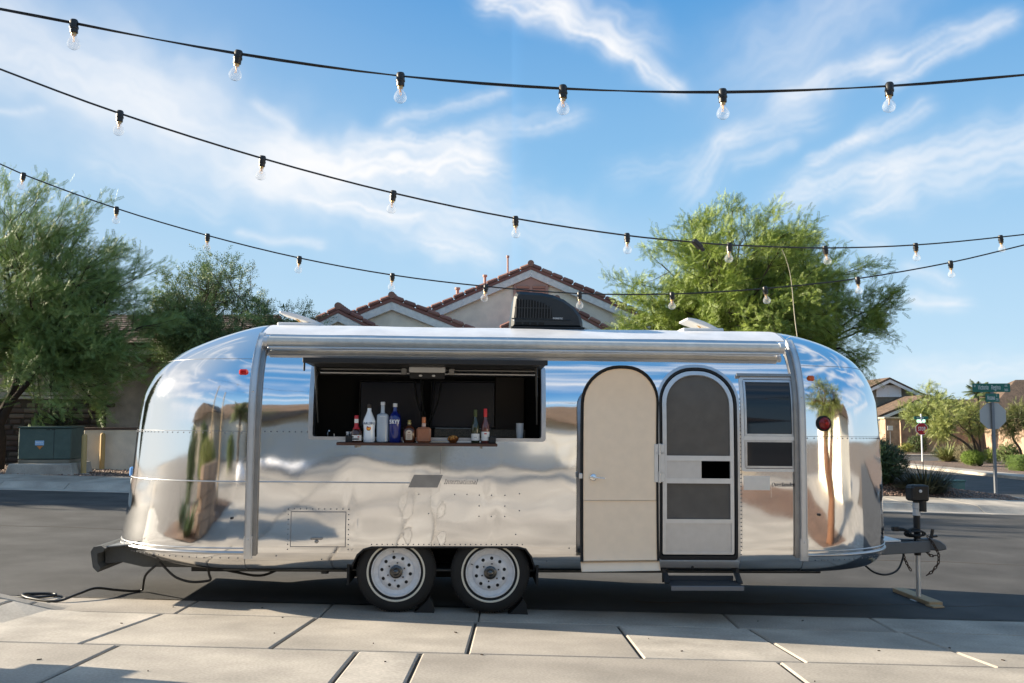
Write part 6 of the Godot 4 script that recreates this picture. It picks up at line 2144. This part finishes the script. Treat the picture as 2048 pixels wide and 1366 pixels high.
func build_plants() -> void:
	# left mesquite
	tree("mesquite_tree", "large feathery mesquite tree at the left edge of the photo", V(-14.0, 0.45, -27.2),
		[[[V(0, -0.2, 0), V(0.05, 0.9, 0), V(-0.15, 1.8, 0.1), V(-0.4, 2.7, 0.2)], 0.21], [[V(0.02, 1.2, 0), V(0.5, 2.0, 0.1), V(1.2, 2.9, 0)], 0.13], [[V(0, 1.4, 0), V(0.25, 2.4, -0.4), V(0.3, 3.5, -0.6)], 0.12]],
		[[V(0.4, 3.0, 0.9), V(2.6, 1.0, 1.3)], [V(0.9, 4.7, 0), V(3.0, 3.0, 2.6)], [V(3.1, 4.3, 0.2), V(1.95, 2.2, 1.8)], [V(0.3, 6.4, 0), V(2.4, 1.8, 1.6)], [V(1.8, 2.6, 0.4), V(2.2, 1.1, 1.6)]],
		72, 31000, "feather", "leaf_mesquite", M.bark, [0.10, 0.16, 0.042], [0.25, 0.35, 0.10], 0.28, V(0.35, 0.32, 0.0), 101, "trees across the street")
	tree("desert_willow", "smaller tree with narrow glossy leaves between mesquite and trailer", V(-9.3, 0.4, -30.0),
		[[[V(0, -0.2, 0), V(-0.1, 1.2, 0), V(-0.3, 2.4, 0.1), V(-0.35, 3.6, 0.0)], 0.12], [[V(0, 0.6, 0), V(0.5, 1.8, 0.1), V(0.9, 3.1, 0)], 0.10], [[V(0, 1.2, 0), V(0.9, 2.6, -0.2), V(2.1, 3.7, 0)], 0.07]],
		[[V(0.25, 4.75, 0), V(1.75, 1.8, 1.5)], [V(2.4, 4.3, 0), V(1.4, 1.0, 1.1)], [V(-1.1, 3.4, 0.2), V(1.1, 1.3, 1.0)], [V(1.0, 3.4, 0), V(1.5, 0.9, 1.2)]],
		50, 9000, "lance", "leaf_willow", M.bark_grey, [0.055, 0.095, 0.032], [0.21, 0.30, 0.10], 0.26, V(0.05, 0.25, 0.0), 102, "trees across the street")
	tree("mesquite_tree", "broad sunlit yellow green mesquite tree rising behind the trailer nose", V(6.3, 0.0, -27.6),
		[[[V(0, -0.2, 0), V(0.1, 1.0, 0), V(-0.3, 2.0, 0.1), V(-1.2, 3.2, 0.2)], 0.20], [[V(0, 0.9, 0), V(0.5, 1.9, 0.1), V(1.4, 3.1, 0), V(2.4, 3.9, 0)], 0.15], [[V(0, 1.2, 0), V(0.1, 2.6, -0.4), V(0.4, 4.3, -0.3)], 0.14], [[V(0, 1.0, 0), V(-0.2, 2.4, 0.7), V(-0.5, 3.9, 1.0)], 0.10]],
		[[V(0.2, 5.3, 0), V(3.5, 2.2, 3.0)], [V(-2.5, 4.5, 0), V(1.75, 1.35, 1.6)], [V(3.0, 4.1, 0), V(2.0, 1.25, 1.7)], [V(-0.1, 6.8, 0), V(2.1, 1.25, 1.8)], [V(4.2, 3.6, 0.2), V(1.2, 0.75, 0.9)], [V(0.2, 3.7, 0), V(2.6, 0.9, 2.2)]],
		96, 46000, "feather", "leaf_mesquite", M.bark, [0.10, 0.16, 0.024], [0.30, 0.38, 0.060], 0.27, V(0.16, 0.10, 0.0), 103, "trees across the street")
	# small trees at the right corner
	tree("acacia_tree", "small bright green tree with thin bent trunk before the shaded wall", V(31.8, -0.35, -75.8),
		[[[V(0, -0.2, 0), V(0.45, 0.6, 0), V(0.75, 1.4, 0), V(0.2, 2.3, 0)], 0.16]],
		[[V(-0.2, 3.6, 0), V(1.9, 1.5, 1.8)], [V(-1.5, 2.9, 0), V(1.2, 0.9, 1.1)], [V(1.0, 2.9, 0), V(1.3, 1.0, 1.2)]],
		24, 2600, "feather", "leaf_mesquite", M.bark_grey, [0.13, 0.18, 0.045], [0.30, 0.34, 0.09], 0.50, V(0, 0.1, 0), 104, "small trees at the far corner")
	tree("acacia_tree", "spreading multi trunk tree left of the street sign post", V(24.9, -0.42, -53.2),
		[[[V(0, -0.2, 0), V(-0.4, 0.7, 0), V(-1.0, 1.3, 0), V(-1.9, 1.75, 0)], 0.09], [[V(0, 0, 0), V(-0.3, 1.0, 0), V(-0.5, 2.0, 0)], 0.08], [[V(0.02, 0, 0), V(-0.25, 1.1, 0.2), V(-0.9, 1.9, 0.2)], 0.07], [[V(0.05, 0, 0), V(0.0, 1.0, 0), V(-0.1, 1.9, 0)], 0.06]],
		[[V(-1.1, 2.45, 0), V(1.45, 0.95, 1.4)], [V(-0.2, 2.3, 0.2), V(0.9, 0.75, 1.0)], [V(-2.1, 2.3, 0), V(0.8, 0.7, 0.9)], [V(-1.6, 1.75, 0.3), V(0.7, 0.5, 0.7)]],
		26, 3000, "feather", "leaf_mesquite", M.bark_grey, [0.14, 0.18, 0.042], [0.30, 0.32, 0.08], 0.32, V(0, 0.05, 0), 105, "small trees at the far corner")
	tree("acacia_tree", "olive green multi trunk tree behind the clipped hedge at the right edge", V(26.9, -0.40, -52.5),
		[[[V(0, -0.2, 0), V(-0.25, 0.8, 0), V(-0.6, 1.4, 0), V(-0.5, 1.9, 0)], 0.07], [[V(0, 0, 0), V(0.15, 0.9, 0), V(0.0, 1.9, 0)], 0.07], [[V(0.03, 0, 0), V(0.5, 1.0, 0), V(0.6, 1.9, 0)], 0.06]],
		[[V(0.0, 2.4, 0), V(1.25, 0.8, 1.2)], [V(-0.7, 2.2, 0), V(0.7, 0.6, 0.7)], [V(0.6, 3.0, 0), V(0.9, 0.6, 0.9)]],
		20, 2000, "feather", "leaf_mesquite", M.bark_grey, [0.085, 0.11, 0.03], [0.19, 0.20, 0.05], 0.32, V(0, 0.05, 0), 106, "small trees at the far corner")
	# shrubs in the bed
	shrub("round_shrub", "clipped round green shrub in the bed left of the street sign post", "shrub", V(24.5, -0.44, -53.2), V(0.62, 0.40, 0.55), 5000, "leafy", "leaf_waxy", [0.09, 0.16, 0.012], [0.19, 0.27, 0.028], 0.085, 201)
	shrub("round_shrub", "yellow green clipped shrub half hidden behind the round shrub", "shrub", V(27.4, -0.5, -57.2), V(0.55, 0.42, 0.5), 2200, "leafy", "leaf_waxy", [0.13, 0.19, 0.014], [0.22, 0.29, 0.03], 0.085, 202)
	shrub("clipped_hedge", "square clipped dark green hedge at the right edge of the photo", "hedge", V(24.4, -0.48, -47.6), V(0.75, 0.36, 0.6), 6500, "leafy", "leaf_waxy", [0.06, 0.11, 0.012], [0.14, 0.22, 0.025], 0.085, 203, true)
	shrub("clipped_hedge", "low dark hedge at the foot of the shaded wall behind the stop sign", "hedge", V(31.2, -0.35, -76.9), V(0.62, 0.55, 0.5), 800, "leafy", "leaf_waxy", [0.035, 0.06, 0.012], [0.07, 0.11, 0.02], 0.2, 204, true)
	shrub("grey_shrub", "dry grey brown shrub right of the tall yellow grass clump", "shrub", V(26.2, -0.45, -57.6), V(0.62, 0.48, 0.5), 900, "lance", "leaf_willow", [0.13, 0.12, 0.06], [0.26, 0.22, 0.12], 0.26, 205)
	shrub("leafy_shrub", "loose green shrub between the sign post and the hedge", "shrub", V(27.0, -0.45, -54.4), V(0.5, 0.55, 0.45), 700, "leafy", "leaf_willow", [0.06, 0.10, 0.02], [0.15, 0.20, 0.05], 0.22, 206)
	shrub("low_shrub", "tiny yellow shrub beside the white stake sign", "shrub", V(29.9, -0.3, -75.9), V(0.5, 0.25, 0.4), 400, "leafy", "leaf_willow", [0.15, 0.17, 0.02], [0.25, 0.26, 0.05], 0.2, 207)
	shrub("low_shrub", "low yellow green shrub at the kerb right of the far stop sign", "shrub", V(26.6, -0.55, -60.9), V(0.55, 0.20, 0.4), 400, "leafy", "leaf_willow", [0.12, 0.14, 0.02], [0.21, 0.23, 0.05], 0.18, 208)
	tuft("fountain_grass", "tall yellow green clump of grass right of the far stop sign", V(26.1, -0.45, -60.0), 0.8, 1.5, 420, [0.15, 0.18, 0.05], [0.32, 0.33, 0.13], 301, 1.6)
	tuft("fountain_grass", "dark grey green grass clump on the gravel mound", V(10.45, yard_y(10.45, -25.5) - 0.05, -25.5), 1.5, 0.95, 1100, [0.022, 0.030, 0.018], [0.065, 0.075, 0.045], 302, 1.1)
	shrub("dark_bush", "dense dark green bush beside the trailer nose on the mound", "bush", V(9.15, yard_y(9.15, -25.8) - 0.12, -25.8), V(1.0, 0.56, 0.6), 5000, "leafy", "leaf_waxy", [0.016, 0.036, 0.010], [0.045, 0.085, 0.022], 0.13, 209)
	shrub("dark_bush", "olive bush rising behind the dark bush by the trailer nose", "bush", V(11.0, 0.0, -31.5), V(0.9, 0.75, 0.7), 1400, "leafy", "leaf_waxy", [0.045, 0.06, 0.015], [0.085, 0.10, 0.03], 0.18, 210)
	shrub("dark_bush", "dark rounded bush under the left house windows", "bush", V(-13.75, 0.45, -29.9), V(0.75, 0.85, 0.5), 1500, "leafy", "leaf_waxy", [0.018, 0.03, 0.010], [0.05, 0.065, 0.018], 0.17, 211)
	for k in [[-12.3, -27.9, 0.35], [-10.2, -27.2, 0.3], [-14.6, -26.1, 0.3]]:
		tuft("dry_grass", ["small dry grass tuft behind the transformer cabinet", "small dry grass tuft in gravel right of the bollards", "small dry grass tuft at the foot of the left mesquite"][int(k[2] * 0 + (0 if k[0] == -12.3 else (1 if k[0] == -10.2 else 2)))], V(k[0], 0.44, k[1]), 0.3, k[2], 90, [0.08, 0.07, 0.03], [0.16, 0.14, 0.06], 310)
	# far palms and treetops against the sky at the right
	palm("distant palm, tallest of the row above the street name blades", V(39.0, -0.5, -83.5), 5.1, 1.3, 22, 401)
	palm("distant palm left of the tallest one", V(36.3, -0.5, -84.5), 4.4, 1.2, 20, 402)
	palm("thin young palm behind the octagonal sign back, right side", V(41.4, -0.5, -81.5), 3.0, 1.1, 18, 403)
	palm("small distant palm just over the street name blade", V(43.8, -0.5, -92.0), 4.9, 1.1, 16, 404)
	shrub("distant_tree", "pale green distant treetop left of the palms", "tree", V(36.0, -0.5, -86.0), V(1.9, 2.2, 1.6), 1300, "leafy", "leaf_willow", [0.11, 0.14, 0.03], [0.23, 0.25, 0.07], 0.5, 212)
	shrub("distant_tree", "yellow green distant treetop directly under the tallest palm", "tree", V(38.8, -0.5, -87.0), V(1.7, 2.1, 1.6), 1200, "leafy", "leaf_willow", [0.13, 0.16, 0.03], [0.25, 0.26, 0.07], 0.5, 213)
	shrub("distant_tree", "small distant treetop far left of the palm row", "tree", V(33.9, -0.5, -85.0), V(1.2, 1.7, 1.2), 800, "leafy", "leaf_willow", [0.10, 0.13, 0.03], [0.20, 0.22, 0.06], 0.45, 214)

# what lies behind the camera and shows only as reflections in the trailer
func build_front_yard() -> void:
	var h := thing("front_house", "sunlit cream house with two garage doors, seen mirrored in the trailer", "house", V(0, 0.45, 11.5))
	part("wall", Shape.new().box(V(-2.0, 1.5, 3.0), V(22.0, 3.2, 6.0), Basis(), 0.02), M.stucco_cream, h)
	part("wing_wall", Shape.new().box(V(-9.5, 1.5, -1.5), V(6.0, 3.2, 3.2), Basis(), 0.02), M.stucco, h)
	for k in [[-2.0, 3.0, 12.2, 3.8, 3.05, 5.9], [-9.5, -0.8, 3.6, 2.8, 3.05, 4.9]]:
		var r := Shape.new()
		var e: float = k[2]
		var d: float = k[3]
		var c := [V(k[0] - e, k[4], k[1] - d), V(k[0] + e, k[4], k[1] - d), V(k[0] + e, k[4], k[1] + d), V(k[0] - e, k[4], k[1] + d)]
		var t := [V(k[0] - e * 0.6, k[5], k[1]), V(k[0] + e * 0.6, k[5], k[1])]
		r.quad(c[0], c[1], t[1], t[0], V(0, 1, -1))
		r.quad(c[2], c[3], t[0], t[1], V(0, 1, 1))
		r.tri(c[1], c[2], t[1], V(1, 1, 0))
		r.tri(c[3], c[0], t[0], V(-1, 1, 0))
		r.quad(c[0], c[1], c[2], c[3], V(0, -1, 0))
		part("roof", r, M.roof_tan, h)
	for cx in [-3.6, 2.6]:
		var gd := part("garage_door", Shape.new().box(V(cx, 1.1, -0.03), V(4.6, 2.3, 0.06), Basis(), 0.01), M.stucco, h)
		for j in 4:
			for i in 4:
				part("panel", Shape.new().box(V(cx - 1.72 + i * 1.15, 0.28 + j * 0.56, -0.07), V(1.0, 0.42, 0.03), Basis(), 0.01), M.fascia, gd)
	part("window", Shape.new().box(V(7.0, 1.7, -0.02), V(1.6, 1.3, 0.08), Basis(), 0.01), M.glass_dark, h)
	tree("palo_verde", "orange barked tree beside the drive, seen mirrored in the trailer nose", V(5.25, 0.06, -6.65),
		[[[V(0, -0.2, 0), V(0.5, 0.6, 0.1), V(0.1, 1.3, 0.2), V(0.35, 2.0, 0.2), V(0.2, 2.6, 0.2)], 0.27], [[V(0.3, 1.0, 0), V(1.0, 1.8, 0.2), V(1.3, 2.6, 0)], 0.14]],
		[[V(0.5, 3.3, 0.2), V(1.5, 1.1, 1.5)]], 20, 3000, "feather", "leaf_mesquite", M.bark_red, [0.07, 0.10, 0.02], [0.17, 0.19, 0.04], 0.36, V(0, -0.1, 0), 107)
	palm("slender feather palm in the front yard, seen mirrored in the rear cap", V(-5.3, gy(-5.3, 2.2), 2.2), 2.6, 1.6, 26, 405, "feather_palm")
	var st := thing("garden_pouf", "white rounded garden pouf on the drive, middle one seen mirrored in the side", "pouf", V(-4.1, gy(-4.1, 3.7), 3.7), 0.0, "white poufs on the drive")
	part("cushion", Shape.new().ball(V(0, 0.24, 0), V(0.36, 0.25, 0.36), 12, 20), mat(lin(0.75, 0.74, 0.76), 0.8), st)
	part("base", Shape.new().lathe(P([0.20, 0.0, 0.20, 0.03, 0.0, 0.03]), 20), M.plastic_white, st)
	copy(st, V(-3.6, gy(-3.6, 4.4), 4.4), 0.7, "white rounded garden pouf farthest back on the drive, seen mirrored in the side")
	copy(st, V(-4.6, gy(-4.6, 0.3), 0.3), 1.4, "white rounded garden pouf nearest the palm, seen mirrored in the rear cap")
	var pl := thing("wooden_planter", "orange wooden planter trough with yellow green shrubs, mirrored in the rear cap", "planter", V(-6.2, gy(-6.2, -4.2), -4.2), 0.9)
	for i in 3:
		part("side_board", Shape.new().box(V(0, 0.12 + i * 0.2, 0.36), V(1.6, 0.185, 0.04), Basis(), 0.008), M.lumber, pl)
		part("side_board", Shape.new().box(V(0, 0.12 + i * 0.2, -0.36), V(1.6, 0.185, 0.04), Basis(), 0.008), M.lumber, pl)
		part("end_board", Shape.new().box(V(0.80, 0.12 + i * 0.2, 0), V(0.04, 0.185, 0.68), Basis(), 0.008), M.lumber, pl)
		part("end_board", Shape.new().box(V(-0.80, 0.12 + i * 0.2, 0), V(0.04, 0.185, 0.68), Basis(), 0.008), M.lumber, pl)
	part("soil", Shape.new().box(V(0, 0.52, 0), V(1.54, 0.10, 0.66)), M.joint, pl)
	shrub("planter_shrub", "bright yellow green shrub growing in the wooden planter", "shrub", V(-6.2, gy(-6.2, -4.2) + 0.5, -4.2), V(0.75, 0.38, 0.36), 900, "leafy", "leaf_waxy", [0.14, 0.17, 0.015], [0.25, 0.27, 0.03], 0.16, 215)
	var wl := thing("side_yard_wall", "low tan block wall left of the drive, just outside the frame", "wall", V(-4.75, gy(-4.75, -5.7) - 0.02, -5.72), 1.52)
	for j in 5:
		for i in 4:
			part("block", Shape.new().box(V(-0.6 + i * 0.405 + (0.2 if j % 2 else 0.0), 0.10 + j * 0.2, 0), V(0.395, 0.19, 0.2), Basis(), 0.01), M.block, wl)
	var hz := thing("corner_house", "white house beyond the right hand yard, seen only mirrored in the trailer nose", "house", V(17.0, -0.3, 1.0))
	part("wall", Shape.new().box(V(0, 1.6, 0), V(8.0, 3.4, 9.0), Basis(), 0.02), M.stucco, hz)
	part("roof", Shape.new().prism(P([-4.6, 3.2, 4.6, 3.2, 0.0, 5.4]), -5.0, 5.0), M.roof_tan, hz)
	for k in [[-5.5, -3.2, 4.45, "wooden pole left of the drive carrying the nearest bulb string, outside the frame"], [-6.0, -4.0, 5.0, "wooden pole left of the drive carrying the middle bulb string, outside the frame"]]:
		var po := thing("light_pole", k[3], "pole", V(k[0], gy(k[0], k[1]), k[1]))
		part("post", Shape.new().tube(PackedVector3Array([V(0, -0.1, 0), V(0, k[2] - gy(k[0], k[1]), 0)]), 0.055, 0.045, 12), M.lumber, po)
		part("hook", Shape.new().box(V(0.03, k[2] - gy(k[0], k[1]) - 0.04, 0), V(0.10, 0.02, 0.02), Basis(), 0.004), M.black, po)
	var lf := thing("side_house", "cream house left of the drive, seen only mirrored in the rear cap", "house", V(-15.5, 0.5, 9.0))
	part("wall", Shape.new().box(V(0, 1.5, 0), V(8.0, 3.2, 8.0), Basis(), 0.02), M.stucco_cream, lf)
	part("roof", Shape.new().prism(P([-4.5, 3.05, 4.5, 3.05, 0.0, 4.9]), -4.5, 4.5), M.roof_tan, lf)
	part("window", Shape.new().box(V(1.5, 1.7, -4.02), V(1.6, 1.2, 0.08), Basis(), 0.01), M.glass_dark, lf)
	for k in [[-9.4, -3.2, 1.6, "dark green upright shrub at the left edge of the drive, mirrored in the rear cap"], [-9.9, -0.6, 2.0, "tallest green upright shrub left of the drive, mirrored in the rear cap"], [-6.9, 3.6, 1.1, "broad green shrub before the side house, mirrored in the rear cap"]]:
		shrub("upright_shrub", k[3], "shrub", V(k[0], gy(k[0], k[1]), k[1]), V(0.5, k[2] * 0.5, 0.5), 700, "lance", "leaf_willow", [0.05, 0.09, 0.02], [0.16, 0.21, 0.05], 0.3, 220 + int(k[2] * 10))
	for k in [[-5.4, -6.5, "spiky agave nearest the pavement in the planting strip, mirrored in the rear cap"], [-7.3, -5.6, "spiky agave farther back in the planting strip, mirrored in the rear cap"]]:
		tuft("agave", k[2], V(k[0], gy(k[0], k[1]), k[1]), 0.3, 0.8, 60, [0.07, 0.11, 0.05], [0.16, 0.22, 0.09], 320, 5.0)
	tree("shade_tree", "tall tree beyond the left edge whose shadow crosses the street", V(-25.0, 0.6, -25.2),
		[[[V(0, -0.2, 0), V(0.1, 2.0, 0), V(0.0, 4.0, 0)], 0.25]],
		[[V(0, 7.0, 0), V(3.2, 4.2, 2.8)], [V(0.5, 3.4, 0.5), V(2.6, 1.6, 2.4)]], 50, 9000, "leafy", "leaf_mesquite", M.bark, [0.05, 0.08, 0.02], [0.12, 0.16, 0.04], 0.7, V(0, 0.1, 0), 108)
